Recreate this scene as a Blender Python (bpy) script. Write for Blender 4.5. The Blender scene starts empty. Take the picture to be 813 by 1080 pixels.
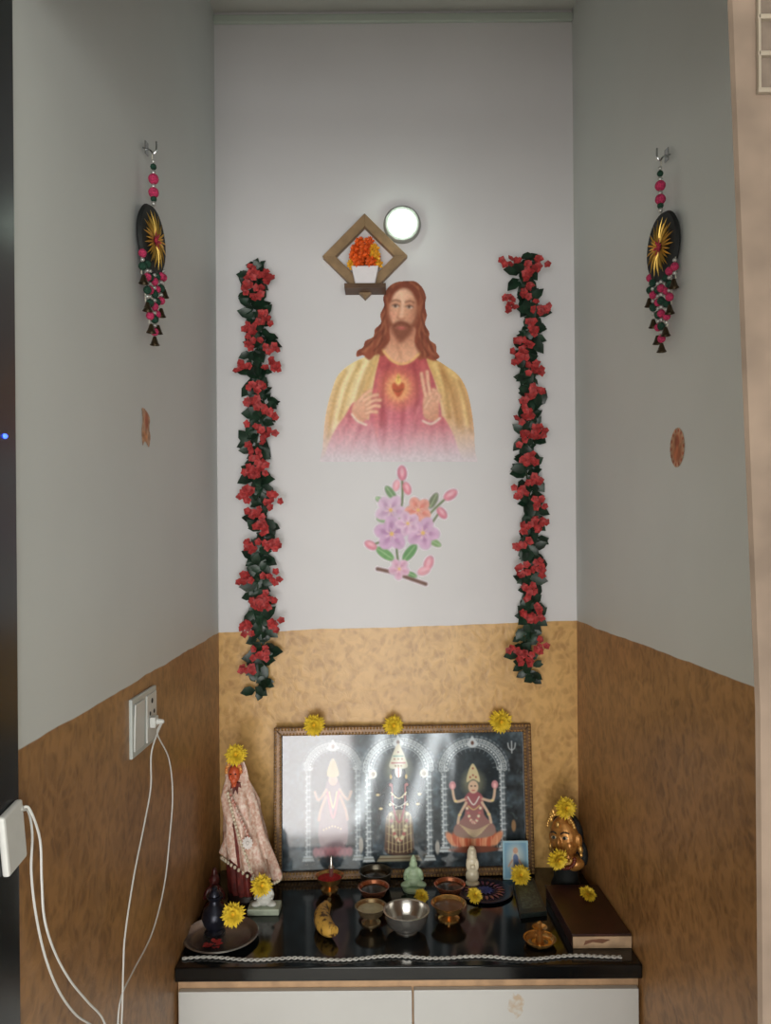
import bpy, bmesh, math, random
import numpy as np
from mathutils import Vector, Matrix, Euler
random.seed(7); np.random.seed(7)
scn = bpy.context.scene
COL = scn.collection
PI = math.pi
F = 800.0; CZ = 1.63; R0 = math.radians(0.45); CR, SR = math.cos(R0), math.sin(R0)
YB = 2.105            # back wall
ZC = 0.72             # counter top

def ray(px, py):
    dx, dy = px-410.0, -(py-570.0)
    return (dx*CR+dy*SR)/F, (-dx*SR+dy*CR)/F
def P(px, py, Y):
    a, b = ray(px, py); return Vector((a*Y, Y, CZ+b*Y))
def B(px, py, z=ZC):                  # point of a horizontal surface
    a, b = ray(px, py); Y = (z-CZ)/b
    return Vector((a*Y, Y, z))
def XL(Y): return -.474+.0165*(YB-Y)
def XR(Y): return .5197+.034*(YB-Y)
def PW(px, py, off=0, side=-1):       # point of a side wall
    a, b = ray(px, py); Y = 1.4
    for _ in range(20):
        X = XL(Y)+off if side < 0 else XR(Y)-off
        Y = X/a
    return Vector((X, Y, CZ+b*Y))

# ---------------------------------------------------------------- materials
def lin(c):
    return tuple((v/255/12.92 if v/255 <= .04045 else ((v/255+.055)/1.055)**2.4) for v in c)
def M(name, col, rough=.5, metal=0., var=.12, scale=60, bump=0., emit=None, estr=0, coat=0., detail=3, col2=None, spec=.5, lo=.35, hi=.65):
    m = bpy.data.materials.new(name); m.use_nodes = True
    nt = m.node_tree; p = nt.nodes['Principled BSDF']
    c = lin(col)
    tc = nt.nodes.new('ShaderNodeTexCoord'); nz = nt.nodes.new('ShaderNodeTexNoise')
    nz.inputs['Scale'].default_value = scale; nz.inputs['Detail'].default_value = detail
    nt.links.new(tc.outputs['Object'], nz.inputs['Vector'])
    mx = nt.nodes.new('ShaderNodeMix'); mx.data_type = 'RGBA'
    a = tuple(min(1, v*(1-var)) for v in c); b = tuple(min(1, v*(1+var)) for v in c)
    if col2: a = c; b = lin(col2)
    mr = nt.nodes.new('ShaderNodeMapRange'); mr.inputs[1].default_value = lo; mr.inputs[2].default_value = hi
    nt.links.new(nz.outputs['Fac'], mr.inputs[0]); nt.links.new(mr.outputs[0], mx.inputs['Factor'])
    mx.inputs[6].default_value = (*a, 1); mx.inputs[7].default_value = (*b, 1)
    nt.links.new(mx.outputs[2], p.inputs['Base Color'])
    p.inputs['Roughness'].default_value = rough; p.inputs['Metallic'].default_value = metal
    p.inputs['Coat Weight'].default_value = coat; p.inputs['Coat Roughness'].default_value = .05
    p.inputs['Specular IOR Level'].default_value = spec
    if emit: p.inputs['Emission Color'].default_value = (*lin(emit), 1); p.inputs['Emission Strength'].default_value = estr
    if bump:
        bp = nt.nodes.new('ShaderNodeBump'); bp.inputs['Strength'].default_value = bump; bp.inputs['Distance'].default_value = .002
        nt.links.new(nz.outputs['Fac'], bp.inputs['Height']); nt.links.new(bp.outputs[0], p.inputs['Normal'])
    return m

def print_mat(name, gain=1.25, rough=.6, coat=0.):
    m = bpy.data.materials.new(name); m.use_nodes = True
    nt = m.node_tree; p = nt.nodes['Principled BSDF']
    at = nt.nodes.new('ShaderNodeAttribute'); at.attribute_name = 'Col'
    vm = nt.nodes.new('ShaderNodeVectorMath'); vm.operation = 'SCALE'; vm.inputs['Scale'].default_value = gain
    nt.links.new(at.outputs['Color'], vm.inputs[0]); nt.links.new(vm.outputs[0], p.inputs['Base Color'])
    p.inputs['Roughness'].default_value = rough
    p.inputs['Coat Weight'].default_value = coat; p.inputs['Coat Roughness'].default_value = .07
    p.inputs['Specular IOR Level'].default_value = .2
    return m

def wall_mat(name, up, g1, g2, mott=.5, gr=.45):
    m = bpy.data.materials.new(name); m.use_nodes = True
    nt = m.node_tree; N = nt.nodes; L = nt.links; p = N['Principled BSDF']
    tc = N.new('ShaderNodeTexCoord'); sp = N.new('ShaderNodeSeparateXYZ'); L.new(tc.outputs['Object'], sp.inputs[0])
    def math_(op, a, b=None, c=None):
        n = N.new('ShaderNodeMath'); n.operation = op
        for i, v in enumerate((a, b, c)):
            if v is None: continue
            if isinstance(v, (int, float)): n.inputs[i].default_value = v
            else: L.new(v, n.inputs[i])
        return n.outputs[0]
    wob = N.new('ShaderNodeTexNoise'); wob.inputs['Scale'].default_value = 9; L.new(tc.outputs['Object'], wob.inputs['Vector'])
    thr = math_('MULTIPLY_ADD', sp.outputs['X'], .0262, 1.3897)
    thr = math_('ADD', thr, math_('MULTIPLY_ADD', wob.outputs['Fac'], .010, -.005))
    d = math_('SUBTRACT', sp.outputs['Z'], thr)
    isup = N.new('ShaderNodeMapRange'); isup.inputs[1].default_value = -.001; isup.inputs[2].default_value = .001
    L.new(d, isup.inputs[0])
    # gold paint: cloudy mottling with crossed leaf flecks
    n2 = N.new('ShaderNodeTexNoise'); n2.inputs['Scale'].default_value = 5; n2.inputs['Detail'].default_value = 2
    L.new(tc.outputs['Object'], n2.inputs['Vector'])
    n1 = N.new('ShaderNodeTexNoise'); n1.inputs['Scale'].default_value = 30; n1.inputs['Detail'].default_value = 4; n1.inputs['Distortion'].default_value = .8
    L.new(tc.outputs['Object'], n1.inputs['Vector'])
    cl_ = N.new('ShaderNodeMapRange'); cl_.inputs[1].default_value = .36; cl_.inputs[2].default_value = .60; L.new(n1.outputs['Fac'], cl_.inputs[0])
    ds = N.new('ShaderNodeTexNoise'); ds.inputs['Scale'].default_value = 14; ds.inputs['Detail'].default_value = 2; L.new(tc.outputs['Object'], ds.inputs['Vector'])
    vv = N.new('ShaderNodeVectorMath'); vv.operation = 'MULTIPLY_ADD'; L.new(ds.outputs['Color'], vv.inputs[0]); vv.inputs[1].default_value = (.09, .09, .09); L.new(tc.outputs['Object'], vv.inputs[2])
    flecks = []
    for a_, s_ in ((.75, 1.), (-.75, 1.12)):
        mp = N.new('ShaderNodeMapping'); mp.inputs['Rotation'].default_value = (a_, a_, 0); mp.inputs['Scale'].default_value = (42*s_, 42*s_, 21*s_); L.new(vv.outputs[0], mp.inputs[0])
        vo = N.new('ShaderNodeTexVoronoi'); vo.inputs['Scale'].default_value = 1.; L.new(mp.outputs[0], vo.inputs['Vector'])
        r_ = N.new('ShaderNodeMapRange'); r_.inputs[1].default_value = .46; r_.inputs[2].default_value = .22; L.new(vo.outputs['Distance'], r_.inputs[0])
        flecks.append(r_.outputs[0])
    fl_ = math_('MAXIMUM', flecks[0], flecks[1])
    f = math_('ADD', math_('MULTIPLY', math_('SUBTRACT', 1.0, fl_), mott*.65), math_('MULTIPLY_ADD', n2.outputs['Fac'], .8, -.2))
    f = math_('ADD', f, math_('MULTIPLY', cl_.outputs[0], mott*.65))
    f = math_('MINIMUM', math_('MAXIMUM', f, 0.0), 1.0)
    mg = N.new('ShaderNodeMix'); mg.data_type = 'RGBA'; L.new(f, mg.inputs['Factor'])
    mg.inputs[6].default_value = (*g1, 1); mg.inputs[7].default_value = (*g2, 1)
    mu = N.new('ShaderNodeMix'); mu.data_type = 'RGBA'; L.new(n2.outputs['Fac'], mu.inputs['Factor'])
    mu.inputs[6].default_value = (*[v*.95 for v in up], 1); mu.inputs[7].default_value = (*[v*1.04 for v in up], 1)
    mx = N.new('ShaderNodeMix'); mx.data_type = 'RGBA'; L.new(isup.outputs[0], mx.inputs['Factor'])
    L.new(mg.outputs[2], mx.inputs[6]); L.new(mu.outputs[2], mx.inputs[7]); L.new(mx.outputs[2], p.inputs['Base Color'])
    rr = math_('MULTIPLY_ADD', isup.outputs[0], .55-gr, gr); L.new(rr, p.inputs['Roughness'])
    bp = N.new('ShaderNodeBump'); bp.inputs['Strength'].default_value = .15; bp.inputs['Distance'].default_value = .002
    L.new(math_('MULTIPLY', cl_.outputs[0], math_('SUBTRACT', 1.0, isup.outputs[0])), bp.inputs['Height']); L.new(bp.outputs[0], p.inputs['Normal'])
    return m

# ---------------------------------------------------------------- mesh builder
ORG = {}
def tag(o, label=None, cat=None, group=None, kind=None):
    if label: o['label'] = label
    if cat: o['category'] = cat
    if group: o['group'] = group
    if kind: o['kind'] = kind
    return o
def thing(name, label, cat, loc=(0, 0, 0), group=None):
    o = bpy.data.objects.new(name, None); COL.objects.link(o); o.location = loc; o.empty_display_size = .02
    ORG[o.name] = Vector(loc); return tag(o, label, cat, group)
def copy_tree(o, parent=None):
    c = o.copy(); COL.objects.link(c)
    if parent: c.parent = parent
    ORG[c.name] = ORG.get(o.name, Vector())
    for ch in [x for x in bpy.data.objects if x.parent == o]:
        copy_tree(ch, c)
    return c

class MB:
    def __init__(s): s.bm = bmesh.new()
    def face(s, pts):
        return s.bm.faces.new([s.bm.verts.new(p) for p in pts])
    def box(s, c, size, rot=None):
        r = rot.to_matrix() if isinstance(rot, Euler) else (rot or Matrix.Identity(3))
        m = Matrix.Translation(c) @ r.to_4x4() @ Matrix.Diagonal((*size, 1))
        bmesh.ops.create_cube(s.bm, size=1, matrix=m); return s
    def hexa(s, q):     # 8 points: bottom 4 then top 4
        v = [s.bm.verts.new(p) for p in q]
        for f in ((0,3,2,1),(4,5,6,7),(0,1,5,4),(1,2,6,5),(2,3,7,6),(3,0,4,7)): s.bm.faces.new([v[i] for i in f])
        return s
    def ell(s, c, r, rot=None, u=20, v=12):
        rm = rot.to_matrix().to_4x4() if isinstance(rot, Euler) else Matrix.Identity(4)
        if isinstance(r, (int, float)): r = (r, r, r)
        bmesh.ops.create_uvsphere(s.bm, u_segments=u, v_segments=v, radius=1, matrix=Matrix.Translation(c) @ rm @ Matrix.Diagonal((*r, 1)))
        return s
    def lathe(s, prof, c=(0, 0, 0), segs=32, sx=1, sy=1, fold=0, nf=12, lean=(0, 0), rot=None, ph=0):
        c = Vector(c); rm = rot.to_matrix() if rot else Matrix.Identity(3); rings = []
        for (r, z) in prof:
            if r < 1e-6: rings.append([s.bm.verts.new(c+rm @ Vector((lean[0]*z, lean[1]*z, z)))]); continue
            ring = []
            for i in range(segs):
                a = 2*PI*i/segs; rr = r*(1+fold*math.cos(nf*a+ph))
                ring.append(s.bm.verts.new(c+rm @ Vector((rr*math.cos(a)*sx+lean[0]*z, rr*math.sin(a)*sy+lean[1]*z, z))))
            rings.append(ring)
        for a, b in zip(rings, rings[1:]):
            if len(a) == 1 and len(b) == 1: continue
            for i in range(segs):
                j = (i+1) % segs
                if len(a) == 1: s.bm.faces.new((a[0], b[j], b[i]))
                elif len(b) == 1: s.bm.faces.new((a[i], a[j], b[0]))
                else: s.bm.faces.new((a[i], a[j], b[j], b[i]))
        return s
    def tube(s, pts, r, segs=8, cap=True):
        pts = [Vector(p) for p in pts]; n = len(pts); rs = r if isinstance(r, (list, tuple)) else [r]*n
        t0 = (pts[1]-pts[0]).normalized(); up = Vector((0, 0, 1)) if abs(t0.z) < .9 else Vector((1, 0, 0))
        nx = t0.cross(up).normalized(); rings = []
        for i, p in enumerate(pts):
            t = (pts[min(i+1, n-1)]-pts[max(i-1, 0)]).normalized()
            nx = (nx-t*nx.dot(t)).normalized(); ny = t.cross(nx)
            rings.append([s.bm.verts.new(p+(nx*math.cos(2*PI*k/segs)+ny*math.sin(2*PI*k/segs))*rs[i]) for k in range(segs)])
        for a, b in zip(rings, rings[1:]):
            for k in range(segs): s.bm.faces.new((a[k], a[(k+1) % segs], b[(k+1) % segs], b[k]))
        if cap: s.bm.faces.new(rings[0][::-1]); s.bm.faces.new(rings[-1])
        return s
    def leaf(s, base, d, nrm, L, W, bend=.15):
        d = Vector(d).normalized(); nrm = Vector(nrm); w = d.cross(nrm).normalized(); nrm = w.cross(d).normalized()
        def q(a, b, h): return s.bm.verts.new(Vector(base)+d*(a*L)+w*(b*W)+nrm*(h*L))
        v0 = q(0, 0, 0); l1 = q(.3, .45, .08); c1 = q(.3, 0, 0); r1 = q(.3, -.45, .08)
        l2 = q(.68, .42, .06-bend*.4); c2 = q(.68, 0, -bend*.4); r2 = q(.68, -.42, .06-bend*.4); t = q(1, 0, -bend)
        for f in ((v0, c1, l1), (v0, r1, c1), (l1, c1, c2, l2), (c1, r1, r2, c2), (l2, c2, t), (c2, r2, t)): s.bm.faces.new(f)
        return s
    def prism(s, pts, f, d):      # 2-D outline, f maps (u,v,depth)->3-D
        a = [s.bm.verts.new(f(u, v, 0)) for u, v in pts]; b = [s.bm.verts.new(f(u, v, d)) for u, v in pts]; n = len(pts)
        s.bm.faces.new(a[::-1]); s.bm.faces.new(b)
        for i in range(n): s.bm.faces.new((a[i], a[(i+1) % n], b[(i+1) % n], b[i]))
        return s
    def build(s, name, mat, parent=None, origin=None, smooth=True, bevel=0, angle=40, recalc=True):
        if recalc: bmesh.ops.recalc_face_normals(s.bm, faces=s.bm.faces)
        og = ORG[parent.name] if parent else Vector(origin or (0, 0, 0))
        bmesh.ops.translate(s.bm, verts=s.bm.verts, vec=-og)
        me = bpy.data.meshes.new(name); s.bm.to_mesh(me); s.bm.free()
        if smooth:
            for p in me.polygons: p.use_smooth = True
            me.set_sharp_from_angle(angle=math.radians(angle))
        me.materials.append(mat)
        o = bpy.data.objects.new(name, me); COL.objects.link(o); ORG[o.name] = og
        if parent: o.parent = parent
        else: o.location = og
        if bevel:
            b = o.modifiers.new('b', 'BEVEL'); b.width = bevel; b.segments = 2; b.limit_method = 'ANGLE'
        return o
def fuse(o, vox, it=4):
    m = o.modifiers.new('r', 'REMESH'); m.mode = 'VOXEL'; m.voxel_size = vox; m.use_smooth_shade = True
    m = o.modifiers.new('s', 'SMOOTH'); m.factor = .5; m.iterations = it
    return o
def spline(pts, n=8):
    pts = [Vector(p) for p in pts]; out = []
    for i in range(len(pts)-1):
        p0 = pts[max(i-1, 0)]; p1 = pts[i]; p2 = pts[i+1]; p3 = pts[min(i+2, len(pts)-1)]
        for k in range(n):
            t = k/n
            out.append(.5*((2*p1)+(-p0+p2)*t+(2*p0-5*p1+4*p2-p3)*t*t+(-p0+3*p1-3*p2+p3)*t**3))
    out.append(pts[-1]); return out

# ---------------------------------------------------------------- flat print painter (vertex colours)
class Pic:
    def __init__(s, x0, y0, x1, y1, step, bg=(255, 255, 255)):
        s.xs = np.arange(x0, x1+step*.5, step); s.ys = np.arange(y0, y1+step*.5, step); s.step = step; s.T = None
        s.X, s.Y = np.meshgrid(s.xs, s.ys); s.c = np.zeros(s.X.shape+(3,))+np.array(bg, float); s.a = np.zeros(s.X.shape)
    def tr(s, x, y):
        if not s.T: return x, y
        a, cx, cy = s.T; c, n = math.cos(a), math.sin(a); return cx+(x-cx)*c-(y-cy)*n, cy+(x-cx)*n+(y-cy)*c
    def _win(s, x0, y0, x1, y1, m):
        i0 = max(0, np.searchsorted(s.xs, x0-m)); i1 = min(len(s.xs), np.searchsorted(s.xs, x1+m))
        j0 = max(0, np.searchsorted(s.ys, y0-m)); j1 = min(len(s.ys), np.searchsorted(s.ys, y1+m))
        return slice(j0, j1), slice(i0, i1)
    def _put(s, w, mask, col, al, grad, sil):
        if mask.size == 0: return
        c = np.array(col, float)
        if grad:
            gx0, gy0, gx1, gy1, c2 = grad; X = s.X[w]; Y = s.Y[w]
            t = np.clip(((X-gx0)*(gx1-gx0)+(Y-gy0)*(gy1-gy0))/((gx1-gx0)**2+(gy1-gy0)**2), 0, 1)[..., None]
            c = c*(1-t)+np.array(c2, float)*t
        k = (mask*al)[..., None]; s.c[w] = s.c[w]*(1-k)+c*k
        if sil: s.a[w] = np.maximum(s.a[w], mask)
    def poly(s, pts, col, al=1, soft=.5, smooth=True, grad=None, sil=False, grow=0):
        pts = [s.tr(x, y) for x, y in pts]
        if smooth:
            q = [Vector((x, y, 0)) for x, y in pts]; n = len(q); out = []
            for i in range(n):
                p0, p1, p2, p3 = q[i-1], q[i], q[(i+1) % n], q[(i+2) % n]
                for k in range(4):
                    t = k/4; v = .5*((2*p1)+(-p0+p2)*t+(2*p0-5*p1+4*p2-p3)*t*t+(-p0+3*p1-3*p2+p3)*t**3); out.append((v.x, v.y))
            pts = out
        A = np.array(pts); m = soft*2+1+grow
        w = s._win(A[:, 0].min(), A[:, 1].min(), A[:, 0].max(), A[:, 1].max(), m); X = s.X[w]; Y = s.Y[w]
        d2 = np.full(X.shape, 1e9); ins = np.zeros(X.shape, bool)
        for i in range(len(A)):
            ax, ay = A[i-1]; bx, by = A[i]; ex, ey = bx-ax, by-ay; l = ex*ex+ey*ey+1e-9
            t = np.clip(((X-ax)*ex+(Y-ay)*ey)/l, 0, 1); d2 = np.minimum(d2, (X-ax-t*ex)**2+(Y-ay-t*ey)**2)
            if ay != by: ins ^= ((ay > Y) != (by > Y)) & (X < ex*(Y-ay)/(by-ay)+ax)
        sd = np.sqrt(d2)*np.where(ins, 1, -1)+grow
        s._put(w, np.clip(.5+sd/(2*soft), 0, 1), col, al, grad, sil); return s
    def ell(s, cx, cy, rx, ry, col, al=1, soft=.5, rot=0, grad=None, sil=False, grow=0):
        cx, cy = s.tr(cx, cy); rot = rot+(s.T[0] if s.T else 0)
        rx += grow; ry += grow
        R = max(rx, ry); w = s._win(cx-R, cy-R, cx+R, cy+R, soft*2+1); X = s.X[w]-cx; Y = s.Y[w]-cy
        c, n = math.cos(rot), math.sin(rot); u = (X*c+Y*n)/rx; v = (-X*n+Y*c)/ry
        sd = (1-np.sqrt(u*u+v*v))*min(rx, ry)
        s._put(w, np.clip(.5+sd/(2*soft), 0, 1), col, al, grad, sil); return s
    def line(s, pts, wd, col, al=1, soft=.5, smooth=True, sil=False, grow=0):
        pts = [s.tr(x, y) for x, y in pts]
        if smooth and len(pts) > 2: pts = [(v.x, v.y) for v in spline([(x, y, 0) for x, y in pts], 5)]
        A = np.array(pts); h = wd/2+grow
        w = s._win(A[:, 0].min(), A[:, 1].min(), A[:, 0].max(), A[:, 1].max(), h+soft*2+1); X = s.X[w]; Y = s.Y[w]
        d2 = np.full(X.shape, 1e9)
        for i in range(1, len(A)):
            ax, ay = A[i-1]; bx, by = A[i]; ex, ey = bx-ax, by-ay; l = ex*ex+ey*ey+1e-9
            t = np.clip(((X-ax)*ex+(Y-ay)*ey)/l, 0, 1); d2 = np.minimum(d2, (X-ax-t*ex)**2+(Y-ay-t*ey)**2)
        s._put(w, np.clip(.5+(h-np.sqrt(d2))/(2*soft), 0, 1), col, al, None, sil); return s
    def blur(s, sg):
        sg = sg/s.step; r = int(sg*3)+1; k = np.exp(-.5*(np.arange(-r, r+1)/sg)**2); k /= k.sum()
        c = np.pad(s.c, ((r, r), (0, 0), (0, 0)), mode='edge'); c = sum(k[i]*c[i:i+s.c.shape[0]] for i in range(2*r+1))
        c = np.pad(c, ((0, 0), (r, r), (0, 0)), mode='edge'); s.c = sum(k[i]*c[:, i:i+s.c.shape[1]] for i in range(2*r+1)); return s
    def noise(s, amt, cell=6):
        h, w = s.X.shape; g = np.random.rand(h//cell+3, w//cell+3)
        yi = np.arange(h)/cell; xi = np.arange(w)/cell; y0 = yi.astype(int); x0 = xi.astype(int); fy = (yi-y0)[:, None]; fx = (xi-x0)[None]
        n = (g[y0][:, x0]*(1-fy)*(1-fx)+g[y0+1][:, x0]*fy*(1-fx)+g[y0][:, x0+1]*(1-fy)*fx+g[y0+1][:, x0+1]*fy*fx)
        s.c *= (1+(n-.5)*amt)[..., None]; return s
    def build(s, name, mat, fmap, parent=None, origin=None, all_=False):
        h, w = s.X.shape; og = ORG[parent.name] if parent else Vector(origin)
        keep = np.ones((h, w), bool) if all_ else s.a > .5
        fk = keep[:-1, :-1] & keep[1:, :-1] & keep[:-1, 1:] & keep[1:, 1:]
        idx = np.arange(h*w).reshape(h, w)
        fc = np.stack([idx[:-1, :-1][fk], idx[1:, :-1][fk], idx[1:, 1:][fk], idx[:-1, 1:][fk]], 1)
        used, inv = np.unique(fc, return_inverse=True); inv = inv.reshape(fc.shape)
        X = s.X.ravel()[used]; Y = s.Y.ravel()[used]
        # fmap is affine: evaluate on three points
        o0 = fmap(0, 0); ex = fmap(1, 0)-o0; ey = fmap(0, 1)-o0; o0 = o0-og
        V = np.array(o0)[None]+X[:, None]*np.array(ex)[None]+Y[:, None]*np.array(ey)[None]
        me = bpy.data.meshes.new(name); me.from_pydata(V.tolist(), [], inv.tolist())
        c = np.clip(s.c.reshape(-1, 3)[used]/255, 0, 1); c = np.where(c <= .04045, c/12.92, ((c+.055)/1.055)**2.4)
        at = me.color_attributes.new('Col', 'FLOAT_COLOR', 'POINT')
        at.data.foreach_set('color', np.concatenate([c, np.ones((len(c), 1))], 1).astype(np.float32).ravel())
        me.materials.append(mat); o = bpy.data.objects.new(name, me); COL.objects.link(o); ORG[o.name] = og
        if parent: o.parent = parent
        else: o.location = og
        return o

# ================================================================ SETTING
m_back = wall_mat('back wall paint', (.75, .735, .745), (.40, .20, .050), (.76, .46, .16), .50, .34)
m_left = wall_mat('left wall paint', (.64, .665, .655), (.165, .078, .026), (.42, .215, .078), .52, .40)  # same paint as the back, with the sides' metallic darkening put into the gold
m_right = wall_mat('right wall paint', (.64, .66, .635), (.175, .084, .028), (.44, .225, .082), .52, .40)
m_room = M('room paint', (205, 205, 200), .7, var=.04, scale=3)
m_floor = M('floor tile', (190, 180, 165), .3, var=.08, scale=6)
m_dark = M('dark polished jamb', (22, 28, 32), .25, var=.3, scale=12)
m_trimp = M('pale trim paint', (190, 200, 190), .6, var=.04, scale=5)
ZT = P(415, 12, YB).z; YF = .92
def struct(name, mb, m, **k): o = mb.build(name, m, smooth=False, **k); o['kind'] = 'structure'; return o
struct('wall_back', MB().hexa([(XL(YB)-.1, YB, 0), (XR(YB)+.1, YB, 0), (XR(YB)+.1, YB+.1, 0), (XL(YB)-.1, YB+.1, 0),
                               (XL(YB)-.1, YB, ZT+.1), (XR(YB)+.1, YB, ZT+.1), (XR(YB)+.1, YB+.1, ZT+.1), (XL(YB)-.1, YB+.1, ZT+.1)]), m_back)
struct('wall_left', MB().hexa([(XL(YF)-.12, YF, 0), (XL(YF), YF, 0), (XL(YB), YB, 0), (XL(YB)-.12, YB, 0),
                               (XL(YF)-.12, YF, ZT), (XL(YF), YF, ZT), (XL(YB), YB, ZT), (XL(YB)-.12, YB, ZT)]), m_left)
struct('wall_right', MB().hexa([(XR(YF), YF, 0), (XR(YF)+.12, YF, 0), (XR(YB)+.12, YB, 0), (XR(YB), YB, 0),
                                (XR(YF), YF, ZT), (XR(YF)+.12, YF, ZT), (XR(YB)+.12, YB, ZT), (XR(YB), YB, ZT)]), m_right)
struct('ceiling', MB().box((0, 0, ZT+.05), (4.2, 4.6, .1)), m_room)
struct('floor', MB().box((0, 0, -.05), (4.2, 4.6, .1)), m_floor)
ZH = 2.33
struct('added_shade_header', MB().box((0, .89, (ZH+ZT)/2), (4.2, .06, ZT-ZH)), m_room)  # unseen lintel, added to shade the top of the back wall
struct('wall_front_left', MB().box((-1.33, .89, ZH/2), (1.54, .06, ZH)), m_room)
struct('wall_front_right', MB().box((1.38, .89, ZH/2), (1.44, .06, ZH)), m_room)
struct('wall_side_left', MB().box((-2.1, -.7, ZT/2), (.1, 3.2, ZT)), m_room)
struct('wall_side_right', MB().box((2.1, -.7, ZT/2), (.1, 3.2, ZT)), m_room)
struct('wall_rear', MB().box((0, -2.3, ZT/2), (4.2, .1, ZT)), m_room)
zt = P(415, 21, YB).z
struct('trim_1', MB().box(((XL(YB)+XR(YB))/2, YB-.006, zt), (XR(YB)-XL(YB), .012, .022)), m_trimp, bevel=.003)
# dark jamb at the mouth of the niche on the left
struct('trim_3', MB().box((-.50, .885, 1.165), (.10, .07, 2.33)), m_dark, bevel=.003)

# ================================================================ CABINET + COUNTER
m_gran = M('black granite', (9, 13, 15), .12, var=.9, scale=420, detail=2, spec=.6)
m_white = M('white laminate', (200, 200, 197), .4, var=.03, scale=4)
m_tan = M('tan wooden carcass', (186, 150, 114), .5, var=.15, scale=30)
yb = YB-.001
def slab(z0, z1, y0, y1, e=.001):
    return MB().hexa([(XL(y0)+e, y0, z0), (XR(y0)-e, y0, z0), (XR(y1)-e, y1, z0), (XL(y1)+e, y1, z0),
                      (XL(y0)+e, y0, z1), (XR(y0)-e, y0, z1), (XR(y1)-e, y1, z1), (XL(y1)+e, y1, z1)])
o = slab(ZC-.031, ZC, 1.62, yb).build('worktop', m_gran, origin=(.03, 1.86, ZC-.031), bevel=.003)
tag(o, 'glossy black granite altar worktop spanning the niche over the cabinet', 'worktop')
cab = thing('cabinet', 'white two-door low cabinet with tan wooden edging under the black worktop', 'cabinet', (.03, 1.86, 0))
slab(0.001, ZC-.0315, 1.646, yb, .002).build('body', m_tan, cab, smooth=False)
xm = P(435.5, 1060, 1.63).x
for a, b in ((XL(1.63)+.006, xm-.002), (xm+.002, XR(1.63)-.006)):
    MB().box(((a+b)/2, 1.6385, .342), (b-a, .015, .640)).build('door', m_white, cab, smooth=False, bevel=.0015)
sm = P(545, 1060, 1.6308)
mb = MB(); pts = [(sm.x+.021*(1+.35*random.uniform(-1, 1))*math.cos(a*PI/9)*(.8), sm.z+.026*(1+.3*random.uniform(-1, 1))*math.sin(a*PI/9)) for a in range(18)]
mb.face([(x, 1.6306, z) for x, z in pts]); o = mb.build('smudge', M('turmeric smudge', (190, 170, 146), .7, var=.4, scale=90, col2=(200, 198, 192)), cab, smooth=False)
o['label'] = 'faint tan turmeric smudge on the right door'

# ================================================================ PORTRAIT
pm = print_mat('printed portrait', 1.22, .55)
p = Pic(336, 290, 505, 487, .52)
cl = [(404, 368), (390, 374), (372, 382), (357, 394), (350, 410), (344, 432), (341, 455), (340, 472), (340, 492), (380, 494), (420, 494), (460, 494), (501, 492), (501, 474), (500, 452), (497, 430), (492, 410), (483, 395), (468, 384), (455, 376), (442, 368), (424, 362)]
p.poly(cl, (228, 204, 142), sil=True, grad=(420, 380, 420, 470, (224, 182, 150)))
p.poly([(448, 372), (470, 384), (486, 396), (495, 414), (500, 440), (501, 489), (474, 488), (472, 452), (464, 415), (455, 392)], (214, 172, 106), grad=(470, 390, 490, 480, (220, 178, 148)))
for a, b, c, w, cc in (((372, 386), (362, 410), (352, 455), 6, (246, 232, 184)), ((388, 378), (378, 402), (370, 428), 5, (248, 236, 192)), ((398, 376), (390, 398), (384, 414), 5, (202, 156, 94)),
                       ((380, 382), (368, 408), (358, 442), 2.6, (182, 138, 76)), ((364, 392), (353, 420), (346, 460), 2.6, (192, 146, 86)), ((464, 386), (476, 412), (484, 450), 4, (172, 120, 68)),
                       ((474, 388), (486, 412), (493, 448), 5, (238, 208, 140)), ((458, 384), (466, 404), (474, 432), 4, (240, 210, 142)), ((484, 402), (492, 425), (497, 455), 2.6, (178, 124, 74)), ((392, 380), (382, 404), (376, 424), 2.4, (184, 136, 80)), ((466, 392), (470, 410), (474, 440), 2.4, (156, 104, 58)), ((376, 394), (366, 424), (362, 446), 3, (238, 216, 156)), ((478, 400), (484, 424), (488, 456), 2, (190, 140, 86))):
    p.line([a, b, c], w, cc, .7, soft=2.4)
# robe
p.poly([(405, 366), (399, 382), (394, 405), (390, 436), (392, 492), (468, 492), (466, 440), (460, 408), (452, 386), (443, 366), (424, 374)], (184, 80, 82), grad=(420, 385, 425, 475, (214, 130, 148)))
for a, b, c, cc in (((410, 384), (404, 410), (402, 450), (140, 50, 56)), ((436, 384), (440, 412), (436, 460), (142, 52, 58)), ((425, 425), (424, 448), (420, 480), (166, 70, 82)),
                    ((400, 392), (397, 420), (397, 460), (218, 124, 120)), ((446, 384), (448, 400), (446, 430), (214, 114, 112)), ((414, 425), (410, 450), (410, 480), (226, 138, 148)), ((430, 430), (431, 450), (430, 480), (226, 138, 148)),
                    ((420, 384), (418, 392), (416, 396), (214, 116, 108)), ((404, 428), (406, 450), (403, 476), (160, 64, 74)), ((441, 430), (436, 450), (438, 478), (230, 150, 158))):
    p.line([a, b, c], 3, cc, .6, soft=2.2)
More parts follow.
